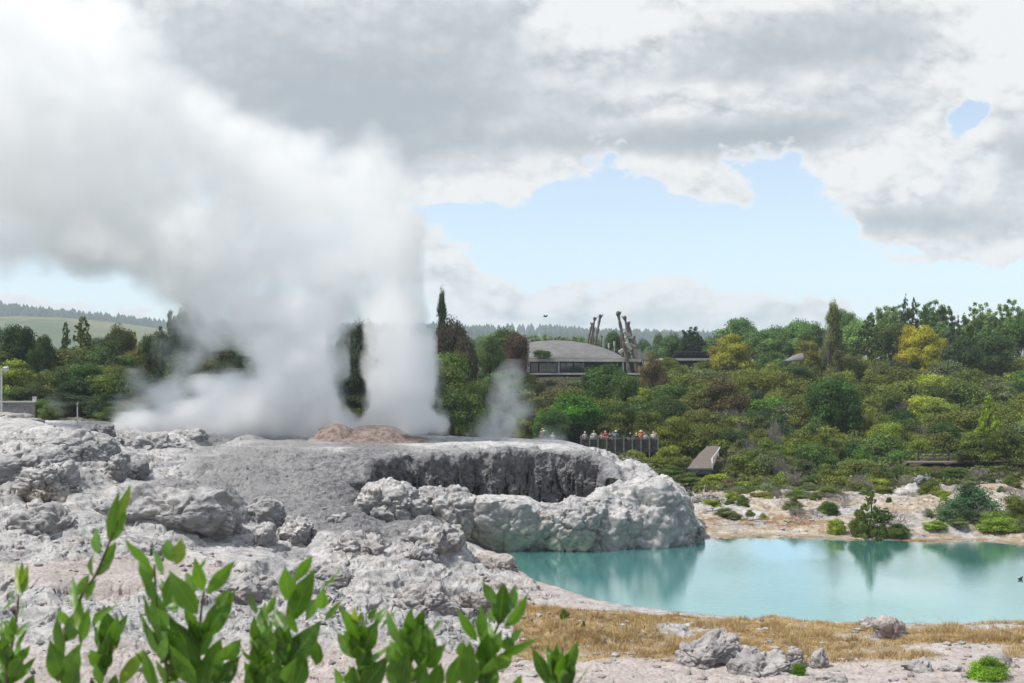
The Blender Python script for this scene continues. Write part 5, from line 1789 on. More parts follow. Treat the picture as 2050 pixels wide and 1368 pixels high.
def person_proto(pose):
    """meshes of one standing person facing -Y, feet at z=0, 1.70 m tall"""
    sh_z, el, wr, tips = 1.40, None, None, None
    if pose == 'lean':
        arm = lambda s: [(s * .19, 0, sh_z), (s * .25, -.06, 1.16), (s * .14, -.30, 1.12), (s * .10, -.36, 1.12)]
    elif pose == 'camera':
        arm = lambda s: [(s * .19, 0, sh_z), (s * .27, -.14, 1.20), (s * .09, -.27, 1.46), (s * .05, -.30, 1.52)]
    elif pose == 'clasp':
        arm = lambda s: [(s * .19, 0, sh_z), (s * .26, -.02, 1.13), (s * .08, -.25, 1.17), (s * .03, -.30, 1.20)]
    else:
        arm = lambda s: [(s * .19, 0, sh_z), (s * .24, .02, 1.10), (s * .25, -.05, .86), (s * .25, -.07, .79)]
    V = [(0, 0, .93), (0, .01, 1.10), (0, .01, 1.30), (0, 0, 1.42), (0, -.01, 1.49), (0, -.02, 1.58), (0, -.02, 1.68)]
    Rr = [(.15, .11), (.13, .10), (.155, .11), (.10, .08), (.052, .055), (.075, .092), (.062, .078)]
    E_ = [(i, i + 1) for i in range(6)]
    for s in (-1, 1):
        a = arm(s)
        b = len(V)
        V += a; Rr += [.058, .044, .032, (.036, .022)]
        E_ += [(3, b), (b, b + 1), (b + 1, b + 2), (b + 2, b + 3)]
        w, t = Vector(a[2]), Vector(a[3])
        d = (t - w).normalized()
        side = d.orthogonal().normalized() if abs(d.x) > .9 else d.cross(Vector((0, 0, 1))).normalized()
        for k in range(4):                                 # four fingers and a thumb
            o = side * (k - 1.5) * .02
            j = len(V)
            ln = (.065, .075, .07, .055)[k]
            V += [tuple(t + o + d * .035), tuple(t + o + d * (.035 + ln * .55) + Vector((0, 0, -.008))), tuple(t + o + d * (.03 + ln) + Vector((0, 0, -.025)))]
            Rr += [.010, .009, .008]
            E_ += [(b + 3, j), (j, j + 1), (j + 1, j + 2)]
        j = len(V)
        V += [tuple(w + side * -.035 * s + d * .03), tuple(w + side * -.055 * s + d * .075)]
        Rr += [.011, .009]
        E_ += [(b + 2, j), (j, j + 1)]
        b = len(V)
        V += [(s * .09, 0, .88), (s * .10, -.01, .50), (s * .10, .02, .09), (s * .11, -.12, .035)]
        Rr += [.088, .058, .040, (.042, .03)]
        E_ += [(0, b), (b, b + 1), (b + 1, b + 2), (b + 2, b + 3)]
    body = skin_mesh('body_' + pose, V, E_, Rr)
    # shirt: torso and sleeves a little wider than the body
    V = [(0, 0, .90), (0, .01, 1.10), (0, .01, 1.30), (0, 0, 1.42), (0, 0, 1.46)]
    Rr = [(.175, .135), (.16, .125), (.18, .13), (.12, .095), (.07, .068)]
    E_ = [(i, i + 1) for i in range(4)]
    for s in (-1, 1):
        a = [Vector(q) for q in arm(s)]
        b = len(V)
        V += [tuple(a[0]), tuple(a[0].lerp(a[1], .5)), tuple(a[0].lerp(a[1], .92))]
        Rr += [.078, .068, .060]
        E_ += [(3, b), (b, b + 1), (b + 1, b + 2)]
    shirt = skin_mesh('shirt_' + pose, V, E_, Rr)
    V = [(0, 0, .98), (0, 0, .90)]
    Rr = [(.165, .125), (.17, .13)]
    E_ = [(0, 1)]
    for s in (-1, 1):
        b = len(V)
        V += [(s * .09, 0, .84), (s * .10, -.01, .50), (s * .10, .02, .12)]
        Rr += [.105, .078, .062]
        E_ += [(1, b), (b, b + 1), (b + 1, b + 2)]
    trousers = skin_mesh('trousers_' + pose, V, E_, Rr)
    return body, shirt, trousers


def mesh_of(mb, name, mat, smooth=True):
    me = bpy.data.meshes.new(name)
    me.from_pydata(mb.V, [], mb.Fs)
    me.materials.append(mat)
    me.polygons.foreach_set('use_smooth', [smooth] * len(me.polygons))
    return me


def build_people(fl):
    protos = {p: person_proto(p) for p in ('lean', 'camera', 'stand', 'clasp')}
    for b, s, t in protos.values():
        for me, m in ((b, M_SKIN), (s, M_CLOTH), (t, M_CLOTH)):
            me.materials.clear(); me.materials.append(m)
    short = MB(); short.ball((0, .012, 1.635), (.088, .105, .105), 12, 8)
    short = mesh_of(short, 'hair_short', M_HAIR)
    longh = MB(); longh.ball((0, .014, 1.635), (.094, .108, .107), 12, 8); longh.ball((0, .07, 1.52), (.085, .05, .13), 10, 7)
    longh = mesh_of(longh, 'hair_long', M_HAIR)
    hat = MB(); hat.ball((0, .0, 1.70), (.098, .11, .085), 14, 8); hat.tube([(0, 0, 1.665), (0, 0, 1.678)], [.20, .185], 18)
    hat = mesh_of(hat, 'hat', M_CLOTH)
    cap = MB(); cap.ball((0, .0, 1.69), (.095, .108, .075), 14, 8); cap.box((0, -.14, 1.67), (.14, .13, .015))
    cap = mesh_of(cap, 'cap', M_CLOTH)
    face = MB()
    for s in (-1, 1):
        face.ball((s * .033, -.106, 1.605), (.012, .008, .007), 8, 5)
        face.ball((s * .078, -.015, 1.59), (.012, .02, .03), 8, 5)
    face.ball((0, -.118, 1.575), (.012, .018, .022), 8, 5)
    face.ball((0, -.104, 1.535), (.024, .007, .006), 8, 5)
    face = mesh_of(face, 'face', M_HAIR)
    SK = (.52, .34, .25, 1)
    WHT, GRYH, BLD, BRN, BLK, RED = (.62, .6, .56), (.4, .38, .36), (.42, .30, .15), (.07, .045, .03), (.015, .014, .013), (.27, .10, .04)
    G = 'visitors lined up along the lookout railing'
    ppl = [  # u, head top v, pose, shirt, hair colour, headgear, hair kind, depth offset, turn, label
        (1171, 864, 'stand', (.45, .47, .47), WHT, None, 'short', .5, .2, 'white-haired person in grey shirt standing at the steamy left end of the railing'),
        (1184, 871, 'lean', (.42, .66, .60), BLD, None, 'long', .35, .1, 'person in a mint green top leaning on the railing'),
        (1189, 861, 'stand', (.55, .55, .54), BLD, None, 'short', 1.0, -.3, 'blond person in white-grey shirt behind the one in mint green'),
        (1205, 866, 'camera', (.50, .32, .30), RED, None, 'short', .5, -.4, 'ginger-haired person in pale pink top holding something to the face'),
        (1212, 862, 'lean', (.55, .03, .07), GRYH, None, 'short', .35, .3, 'grey-haired person in a red shirt leaning on the railing'),
        (1221, 864, 'lean', (.04, .06, .07), BRN, None, 'short', .45, -.2, 'dark-haired person in dark shirt right beside the red shirt'),
        (1227, 862, 'stand', (.04, .22, .25), BRN, None, 'short', .9, .2, 'person in teal shirt behind the railing'),
        (1233, 861, 'camera', (.10, .24, .45), BRN, ('hat', (.7, .68, .6)), 'short', .4, .1, 'person in blue shirt and white sun hat raising a camera'),
        (1262, 862, 'stand', (.012, .012, .014), BLK, ('cap', (.01, .01, .012)), 'short', .6, .0, 'person dressed all in black with a black cap'),
        (1274, 867, 'lean', (.05, .05, .12), WHT, None, 'short', .35, .2, 'white-haired person in dark navy top leaning forward'),
        (1283, 861, 'clasp', (.90, .17, .02), GRYH, ('hat', (.75, .73, .68)), 'short', .5, -.1, 'person in bright orange shirt and white sun hat'),
        (1290, 860, 'stand', (.13, .07, .05), BRN, ('cap', (.06, .04, .04)), 'short', 1.2, .2, 'tall person in brown shirt behind the orange shirt'),
        (1293, 866, 'lean', (.45, .55, .70), BRN, None, 'short', .3, .4, 'person in a pale blue shirt bending over the railing'),
        (1308, 864, 'clasp', (.72, .70, .72), WHT, None, 'short', .4, .1, 'white-haired person in white shirt with hands clasped'),
        (1312, 862, 'stand', (.35, .22, .16), BRN, None, 'long', 1.0, -.3, 'long-haired person in tan top behind the white shirt'),
        (1086, 858, 'stand', (.35, .33, .30), BRN, ('hat', (.55, .42, .22)), 'short', 1.2, .1, 'person in a straw hat standing alone in the drifting steam'),
        (1089, 862, 'camera', (.10, .10, .10), BRN, ('hat', (.75, .74, .7)), 'short', .4, .1, 'person in white hat and black top in the drifting steam'),
        (1107, 866, 'stand', (.6, .6, .6), GRYH, None, 'short', .6, .1, 'pale dressed person barely visible in the thick of the steam'),
        (935, 869, 'stand', (.6, .6, .58), GRYH, ('hat', (.7, .7, .66)), 'short', .6, .1, 'faint person in white hat far left in the steam'),
        (1018, 868, 'stand', (.5, .42, .35), BRN, None, 'short', .6, .1, 'faint person in tan clothes left in the steam'),
    ]
    tr = [(.05, .05, .07), (.16, .14, .11), (.06, .07, .12), (.02, .02, .02), (.22, .2, .17)]
    for i, (u, v, pose, sc, hc, gear, hk, dy, turn, lab) in enumerate(ppl):
        Y = 117 + dy
        rt = empty('person', (wx(u, Y), Y, fl - .02 if u > 1140 else wz(v, Y) - 1.74), turn)
        k = (wz(v, Y) - rt.location.z) / 1.74
        k = min(max(k, .88), 1.08)
        rt.scale = (k, k, k)
        tag(rt, lab, 'person', G if u > 1140 else 'visitors lost in the drifting steam')
        b, s, t = protos[pose]
        o = link('body', b, rt); o.color = SK
        o = link('shirt', s, rt); o.color = (*sc, 1)
        o = link('trousers', t, rt); o.color = (*tr[i % 5], 1)
        o = link('hair', short if hk == 'short' else longh, rt); o.color = (*hc, 1)
        o = link('face', face, rt); o.color = (.3, .16, .12, 1)
        if gear:
            o = link('hat', hat if gear[0] == 'hat' else cap, rt); o.color = (*gear[1], 1)
    # low deck carrying the people further left, hidden in steam
    b = MB()
    zz = wz(862, 117) - 1.74
    b.box((wx(1015, 119), 119, zz - .1), (13, 5, .16))
    for k in range(8):
        b.box((wx(915 + k * 29, 116.6), 116.6, zz + .4), (.1, .1, 1.2))
    b.box((wx(1015, 116.6), 116.55, zz + 1.02), (11, .08, .08))
    o = b.build('steamy_deck', M_DECK)
    tag(o, 'timber deck with simple railing almost lost in the drifting steam', 'deck')


def build_site_bits():
    # boardwalk ramp
    Y0, Y1 = 97.5, 113
    rt = empty('boardwalk', (wx(1405, 104), 104, 1.5))
    tag(rt, 'pale brown boardwalk ramp with a kinked edge rail climbing into the scrub', 'boardwalk')
    L = rt.location
    V = []
    row = [(1376, 1426, 938, 98.5), (1388, 1433, 922, 102.5), (1400, 1437, 908, 107), (1410, 1440, 899, 111), (1416, 1438, 893, 114)]
    for ul, ur, v, Y in row:
        V.append(P(ul, v, Y) - L); V.append(P(ur, v, Y) - L)
    mb = MB(); n = len(row)
    mb.add(V + [p - Vector((0, 0, .14)) for p in V], [(2 * i, 2 * i + 1, 2 * i + 3, 2 * i + 2) for i in range(n - 1)] + [(2 * i, 2 * i + 2, 2 * n + 2 * i + 2, 2 * n + 2 * i) for i in range(n - 1)]
           + [(2 * i + 1, 2 * n + 2 * i + 1, 2 * n + 2 * i + 3, 2 * i + 3) for i in range(n - 1)] + [(0, 2 * n, 2 * n + 1, 1)])
    mb.build('deck', M_BOARD, rt)
    mb = MB()
    pts = [P(1425, 934, 98.6) - L, P(1424.5, 924, 100.4) - L, P(1437, 907, 106) - L, P(1440, 901, 110.5) - L]
    pts = [p + Vector((.05, 0, .25)) for p in pts]
    mb.tube(pts, .07, 6)
    for p in pts[:3]:
        mb.box(p - Vector((0, 0, .3)), (.1, .1, .6))
    mb.build('edge_rail', M_POST, rt)
    mb = MB()
    for k in range(16):
        u = 1378 + k * 3
        mb.box(P(u, 944, 98.3) - L, (.07, .03, .5))
    mb.box(P(1401, 938.5, 98.25) - L, (2.3, .08, .1))
    mb.build('front_palings', M_RAIL, rt)
    # dark path fence at right
    Y = 100.5
    rt = empty('path_fence', (wx(1950, Y), Y, 1.9))
    tag(rt, 'dark post and rail fence along the shaded path under the weeping trees', 'fence')
    L = rt.location
    for k in range(9):
        u = 1838 + k * 30
        mb = MB(); mb.box(P(u, 914, Y) - L, (.13, .13, 1.15)); mb.build('post', M_RAIL if k % 4 == 1 else M_DECK, rt)
    for v in (907, 913, 919):
        mb = MB(); mb.box(P(1958, v, Y - .1) - L, (11.2, .06, .09)); mb.build('rail', M_DECK, rt)
    b = MB(); b.box(P(1960, 925.5, 99.4), (13, 1.6, .1)); o = b.build('path', M_BOARD); tag(o, kind='structure')
    # left: floodlight post, kerb wall, box, marker post
    Y = 104
    rt = empty('floodlight_post', (wx(3, Y), Y, surf(wx(3, Y), Y)))
    tag(rt, 'grey floodlight post at the left edge', 'light post')
    z = wz(738, Y) - rt.location.z
    mb = MB(); mb.tube([(0, 0, -.3), (0, 0, z)], .085, 10); mb.build('pole', M_POST, rt)
    mb = MB(); mb.box((.40, 0, z - .05), (.42, .35, .36), rx=.3); mb.tube([(0, 0, z - .1), (.25, 0, z - .05)], .04, 6); mb.build('lamp_head', M_POST, rt)
    Y = 106
    x0, x1 = wx(-60, Y), wx(71, Y)
    zb = surf(wx(40, Y), Y)
    rt = empty('low_wall', ((x0 + x1) / 2, Y, zb))
    tag(rt, 'low grey wall with a rail along its top at far left', 'wall')
    hgt = wz(806, Y) - zb
    mb = MB(); mb.box((0, 0, hgt / 2 - .1), (x1 - x0, .25, hgt + .2)); mb.build('wall', simple('dull_render', (.16, .155, .15), .9, .2, 2), rt)
    mb = MB(); mb.box((0, -.02, hgt + .07), (x1 - x0 + .1, .34, .12)); mb.build('coping', M_POST, rt)
    rt = empty('control_box', (wx(65, Y - .5), Y - .5, wz(806, Y)))
    tag(rt, 'small pale metal box standing on the end of the low wall', 'box')
    mb = MB(); mb.box((0, .5, .30), (.34, .25, .46)); mb.box((0, .5, .545), (.38, .29, .03)); mb.tube([(0, .5, -.1), (0, .5, .1)], .05, 8); mb.build('cabinet', M_POST, rt)
    Y = 93
    rt = empty('marker_post', (wx(155, Y), Y, surf(wx(155, Y), Y)))
    tag(rt, 'slim white marker post on the white flat at left', 'post')
    z = wz(806, Y) - rt.location.z
    mb = MB(); mb.tube([(0, 0, -.3), (0, 0, z - .03), (0, 0, z)], [.055, .055, .03], 8); mb.build('post', M_POST, rt)
    mb = MB(); mb.tube([(0, 0, z - .35), (0, 0, z - .2)], .065, 8); mb.build('band', M_RAIL, rt)
    # stacked stone ledges at far left
    for k, (u, v0, v1, Yk, w) in enumerate([(20, 826, 846, 94, 90), (25, 836, 850, 92, 120)]):
        rockpx('stone_ledge', u, v0, v1, Yk, w, 2.5, 81 + k, ['upper flat stone ledge stacked at far left', 'lower flat stone ledge stacked at far left'][k], level=5, box=4, rough=.2, attrs={'ochre': .25}, group='flat ledges at far left')
    # driftwood pile
    r = random.Random(3)
    Y = 84
    c = P(1415, 1003, Y)
    M_DW = simple('bleached_driftwood', (.42, .40, .38), .9, .3, 5)
    n = 0
    rt = empty('driftwood_pile', (c.x, Y, surf(c.x, Y)))
    tag(rt, 'tangled pile of bleached grey driftwood on the far beach beside the terrace', 'driftwood')
    for k in range(70):
        p = Vector((r.uniform(-1.3, 1.3), r.uniform(-.7, .7), r.uniform(0, .45)))
        d = Vector((r.gauss(0, 1), r.gauss(0, .6), r.gauss(0, .35))).normalized() * r.uniform(.25, .75)
        w = r.uniform(.02, .06)
        p.z *= 1.4 - abs(p.x)
        mb = MB(); mb.tube([p - d, p + Vector((r.gauss(0, .07), 0, r.gauss(0, .07) + .03)), p + d], [w, w * 1.1, w * .4], 6)
        if k == 0:
            allmb = MB()
        allmb.add(mb.V, mb.Fs)
    allmb.build('branches', M_DW, rt)
    for k, (u, v, Yk, ln, lab) in enumerate([(1455, 1003, 83, 1.5, 'dead branch lying right of the driftwood pile'), (1440, 1022, 79, 1.9, 'long dead branch on the ochre flat below the driftwood pile'),
                                           (1520, 1040, 76, 1.6, 'forked dead branch beside the dark stream bed'), (1590, 1046, 75.5, 1.5, 'thin dead branch reaching out over the pale shore')]):
        x = wx(u, Yk)
        z0 = surf(x, Yk)
        mb = MB()
        pts = [Vector((x - ln / 2 + ln * j / 5, Yk + r.gauss(0, .1), z0 + .08 + abs(r.gauss(0, .1)))) for j in range(6)]
        mb.tube(pts, [.06, .055, .05, .04, .03, .015], 6)
        for j in (1, 2, 3, 4):
            e = pts[j] + Vector((r.uniform(.1, .5), r.uniform(-.2, .2), r.uniform(.1, .35)))
            mb.tube([pts[j], e], [.03, .01], 5)
        o = mb.build('dead_branch', M_TWIG)
        tag(o, lab, 'branch', 'dead branches on the far beach')
    # dark stream on the far beach
    mt, T = new_mat('stream_water')
    finish(T, (.05, .04, .028), .08, T.noise(T.n('ShaderNodeNewGeometry').outputs['Position'], 3, 3), .01)
    # bird and ducks
    def bird(pos, s, lab, flying):
        rt = empty('bird', pos, r.uniform(0, 3))
        tag(rt, lab, 'bird')
        mb = MB(); mb.ball((0, 0, 0), (.07 * s, .17 * s, .065 * s), 10, 8); mb.ball((0, -.19 * s, .07 * s), (.04 * s, .05 * s, .045 * s), 8, 6)
        mb.tube([(0, -.1 * s, .02 * s), (0, -.18 * s, .06 * s)], [.045 * s, .035 * s], 8); mb.tube([(0, -.23 * s, .065 * s), (0, -.28 * s, .06 * s)], [.014 * s, .008 * s], 6)
        mb.tube([(0, .14 * s, .01 * s), (0, .28 * s, .03 * s)], [.04 * s, .015 * s], 6)
        mb.build('body', simple('dark_feathers', (.03, .028, .025), .8), rt, smooth=True)
        if flying:
            for q in (-1, 1):
                w = MB()
                w.add([(q * .05 * s, -.07 * s, .02 * s), (q * .05 * s, .09 * s, .02 * s), (q * .28 * s, .04 * s, .14 * s), (q * .28 * s, -.05 * s, .14 * s), (q * .5 * s, .04 * s, .08 * s)],
                      [(0, 1, 2, 3), (3, 2, 4)])
                w.build('wing', bpy.data.materials['dark_feathers'], rt)
    bird(P(1092, 634, 90), .9, 'small dark bird flying against the white clouds', True)
    bird(Vector((wx(2043, 57.5), 57.5, .05)), 1.0, 'dark duck on the water at the right edge', False)
    bird(Vector((wx(1896, 71), 71, .05)), .8, 'small dark duck close to the far shore', False)


FLOOR = build_lookout()
build_people(FLOOR)
build_site_bits()


# ------------------------------------------------------------------ dry grass and undergrowth
def build_grass():
    N = 42000
    Yg = rng.uniform(38.2, 48.3, N)
    u = rng.uniform(1030, 2280, N)
    X = wx(u, Yg)
    n = fbm(np.stack([X * .30, Yg * .42, X * 0], 1), 3, .5, 33)
    sd_ = poly_sd(X, Yg, POOL)
    pr = sstep(n, -0.52, -0.10) * sstep(sd_, .35, 1.3) * sstep(Yg, 38.2, 40)
    ok = rng.random(N) < pr * .95
    X, Yg = X[ok], Yg[ok]
    K = 7
    X = np.repeat(X, K) + rng.normal(size=len(X) * K) * .05
    Yg = np.repeat(Yg, K) + rng.normal(size=len(Yg) * K) * .05
    Z = surf_np(X, Yg) - .02
    n2 = fbm(np.stack([X * 1.3, Yg * 1.3, X * 0], 1), 3, .5, 35)
    h = rng.uniform(.04, .14, len(X)) * (1 + np.maximum(n2, 0) * 3.2)
    tall = rng.random(len(X)) < .015
    h = np.where(tall, h * 2, h)
    h = np.where(rng.random(len(X)) < sstep(-n2, .12, .35) * .8, h * .3, h)
    a = rng.uniform(0, 6.283, len(X))
    w = .007 + rng.random(len(X)) * .007
    lean = rng.normal(size=(len(X), 2)) * .45 * h[:, None]
    dx, dy = np.cos(a) * w, np.sin(a) * w
    V = np.stack([np.stack([X - dx, Yg - dy, Z], 1), np.stack([X + dx, Yg + dy, Z], 1), np.stack([X + lean[:, 0], Yg + lean[:, 1], Z + h], 1)], 1).reshape(-1, 3)
    Q = np.arange(3 * len(X)).reshape(-1, 3)
    m, T = new_mat('dry_grass')
    v = attr(T, 'var')
    c = T.mix(v, (.37, .26, .11), (.62, .48, .26))
    c = T.mix(T.ss(v, .93, .97), c, (.16, .17, .06))
    pg = T.n('ShaderNodeNewGeometry').outputs['Position']
    c = T.mix(T.ss(T.noise(pg, .9, 5, .6), .45, .62, 0, .6), c, (.24, .15, .06))
    finish(T, c, .8)
    o = link('dry_grass', mesh_np('dry_grass', V, Q, (m,), False, {'var': ('FACE', rng.random(len(Q)) * .97)}))
    tag(o, 'golden dry grass covering the near bank', 'grass', kind='stuff')


def build_undergrowth():
    N = 60000
    Yg = 91 * (190 / 91) ** rng.random(N)
    u = rng.uniform(880, 2200, N)
    u = np.where(Yg < 112, np.maximum(u, 1240 + (u - 880) * .7), u)
    X = wx(u, Yg)
    ok = ~((Yg > 183) & (u > 1030) & (u < 1300)) & ~((u > 1365) & (u < 1448) & (Yg > 96) & (Yg < 116)) & ~((u > 1820) & (Yg > 97) & (Yg < 103))
    ok &= ~((u > 880) & (u < 1330) & (Yg > 113) & (Yg < 124))
    X, Yg, u = X[ok], Yg[ok], u[ok]
    Z = np.where(Yg < 126, surf_np(X, np.minimum(Yg, 126)), base_h(X, Yg))
    n = fbm(np.stack([X * .35, Yg * .35, X * 0], 1), 3, .5, 44)
    C = np.stack([X, Yg, Z + rng.random(len(X)) * (.35 + .6 * np.maximum(n, 0))], 1)
    Nn = rng.normal(size=(len(X), 3)) * .6 + np.array([0, -.3, 1.0])
    Nn /= np.linalg.norm(Nn, axis=1)[:, None]
    o = link('undergrowth', leaf_mesh('undergrowth', C, Nn, rng.uniform(.25, .6, len(X)), np.clip(rng.random(len(X)) * .5 + n * .5 + .2, 0, 1)))
    o.color = (.085, .10, .032, 1)
    tag(o, 'olive fern and grass undergrowth beneath the scrub', 'undergrowth', kind='stuff')


def build_pebbles():
    Vi, Fi = ico(1)
    N = 4200
    u = np.concatenate([rng.uniform(-150, 2200, 2600), rng.uniform(-100, 1100, 900), rng.uniform(1400, 2150, 700)])
    Yp = np.concatenate([rng.uniform(29, 48, 2600), rng.uniform(42, 70, 900), rng.uniform(71, 88, 700)])
    X = wx(u, Yp)
    ok = poly_sd(X, Yp, POOL) > .3
    X, Yp = X[ok], Yp[ok]
    n = len(X)
    Z = surf_np(X, Yp)
    sz = .025 + rng.random(n) ** 4 * .16
    sc = sz[:, None] * rng.uniform(.6, 1.3, (n, 3)) * np.array([1, 1, .65])
    V = (Vi[None] * rng.uniform(.8, 1.2, (n, len(Vi), 1))) * sc[:, None] + np.stack([X, Yp, Z + sz * .1], 1)[:, None]
    Fq = (Fi[None] + (np.arange(n) * len(Vi))[:, None, None]).reshape(-1, 3)
    dk = np.repeat(rng.random(n) ** 2, len(Vi))
    pk = np.repeat(rng.random(n), len(Vi)) * .6
    o = link('pebbles', mesh_np('pebbles', V.reshape(-1, 3), Fq, (M_ROCK,), False, {'dark': ('POINT', dk), 'pink': ('POINT', pk)}))
    tag(o, 'small loose stones scattered over the sinter', 'pebbles', kind='stuff')


build_grass()
build_undergrowth()
build_pebbles()


# ------------------------------------------------------------------ leafy shoots close to the camera
def make_leaf_mat():
    m, T = new_mat('glossy_leaf')
    v = attr(T, 'tint')
    uvn = T.n('ShaderNodeUVMap')
    sep = T.n('ShaderNodeSeparateXYZ')
    T.l(uvn.outputs[0], sep.inputs[0])
    pos = T.n('ShaderNodeNewGeometry').outputs['Position']
    n = T.noise(pos, 45, 4, .6)
    c = T.mix(T.ss(v, 0, .5), (.024, .070, .007), (.095, .21, .018))
    c = T.mix(T.ss(v, .5, 1.0), c, (.24, .30, .04))
    c = T.mix(T.ss(n, .4, .7, 0, .3), c, (.10, .20, .05))
    ve = T.n('ShaderNodeTexWave', wave_type='BANDS', bands_direction='Y')
    uvs = T.n('ShaderNodeCombineXYZ')
    T.l(T.m('SUBTRACT', sep.outputs[1], T.m('MULTIPLY', T.m('ABSOLUTE', T.m('SUBTRACT', sep.outputs[0], 0.5)), 0.42)), uvs.inputs[1])
    T.l(uvs.outputs[0], ve.inputs[0])
    ve.inputs['Scale'].default_value = 3.6
    c = T.mix(T.ss(ve.outputs['Fac'], .80, 1.0, 0, .38), c, (.17, .27, .07))
    nb = T.noise(pos, 160, 3, .6)
    c = T.mix(T.ss(nb, .70, .76, 0, .6), c, (.13, .10, .03))
    edge = T.m('ABSOLUTE', T.m('SUBTRACT', sep.outputs[0], 0.5))
    c = T.mix(T.ss(edge, .035, .012, 0, .5), c, (.22, .30, .09))
    c = T.mix(T.ss(edge, .43, .49, 0, .5), c, (.18, .24, .03))
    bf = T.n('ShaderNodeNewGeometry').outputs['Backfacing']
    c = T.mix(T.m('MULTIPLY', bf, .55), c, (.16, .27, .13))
    bs = T.n('ShaderNodeBsdfPrincipled')
    T.l(c, bs.inputs['Base Color'])
    bs.inputs['Roughness'].default_value = .38
    bs.inputs['Specular IOR Level'].default_value = .35
    tr = T.n('ShaderNodeBsdfTranslucent')
    T.l(T.mix(1.0, c, (1.5, 1.6, .7), 'MULTIPLY'), tr.inputs[0])
    mx = T.n('ShaderNodeMixShader'); mx.inputs[0].default_value = .4
    T.l(bs.outputs[0], mx.inputs[1]); T.l(tr.outputs[0], mx.inputs[2])
    o = T.n('ShaderNodeOutputMaterial'); T.l(mx.outputs[0], o.inputs[0])
    return m


M_LEAF = make_leaf_mat()
M_STEM = simple('leafy_stem', (.10, .085, .03), .7, .3, 30)


def A(x, y): return (x / 2.929, 940 + y / 2.929)
def B_(x, y): return (600 + x / 2.929, 940 + y / 2.929)


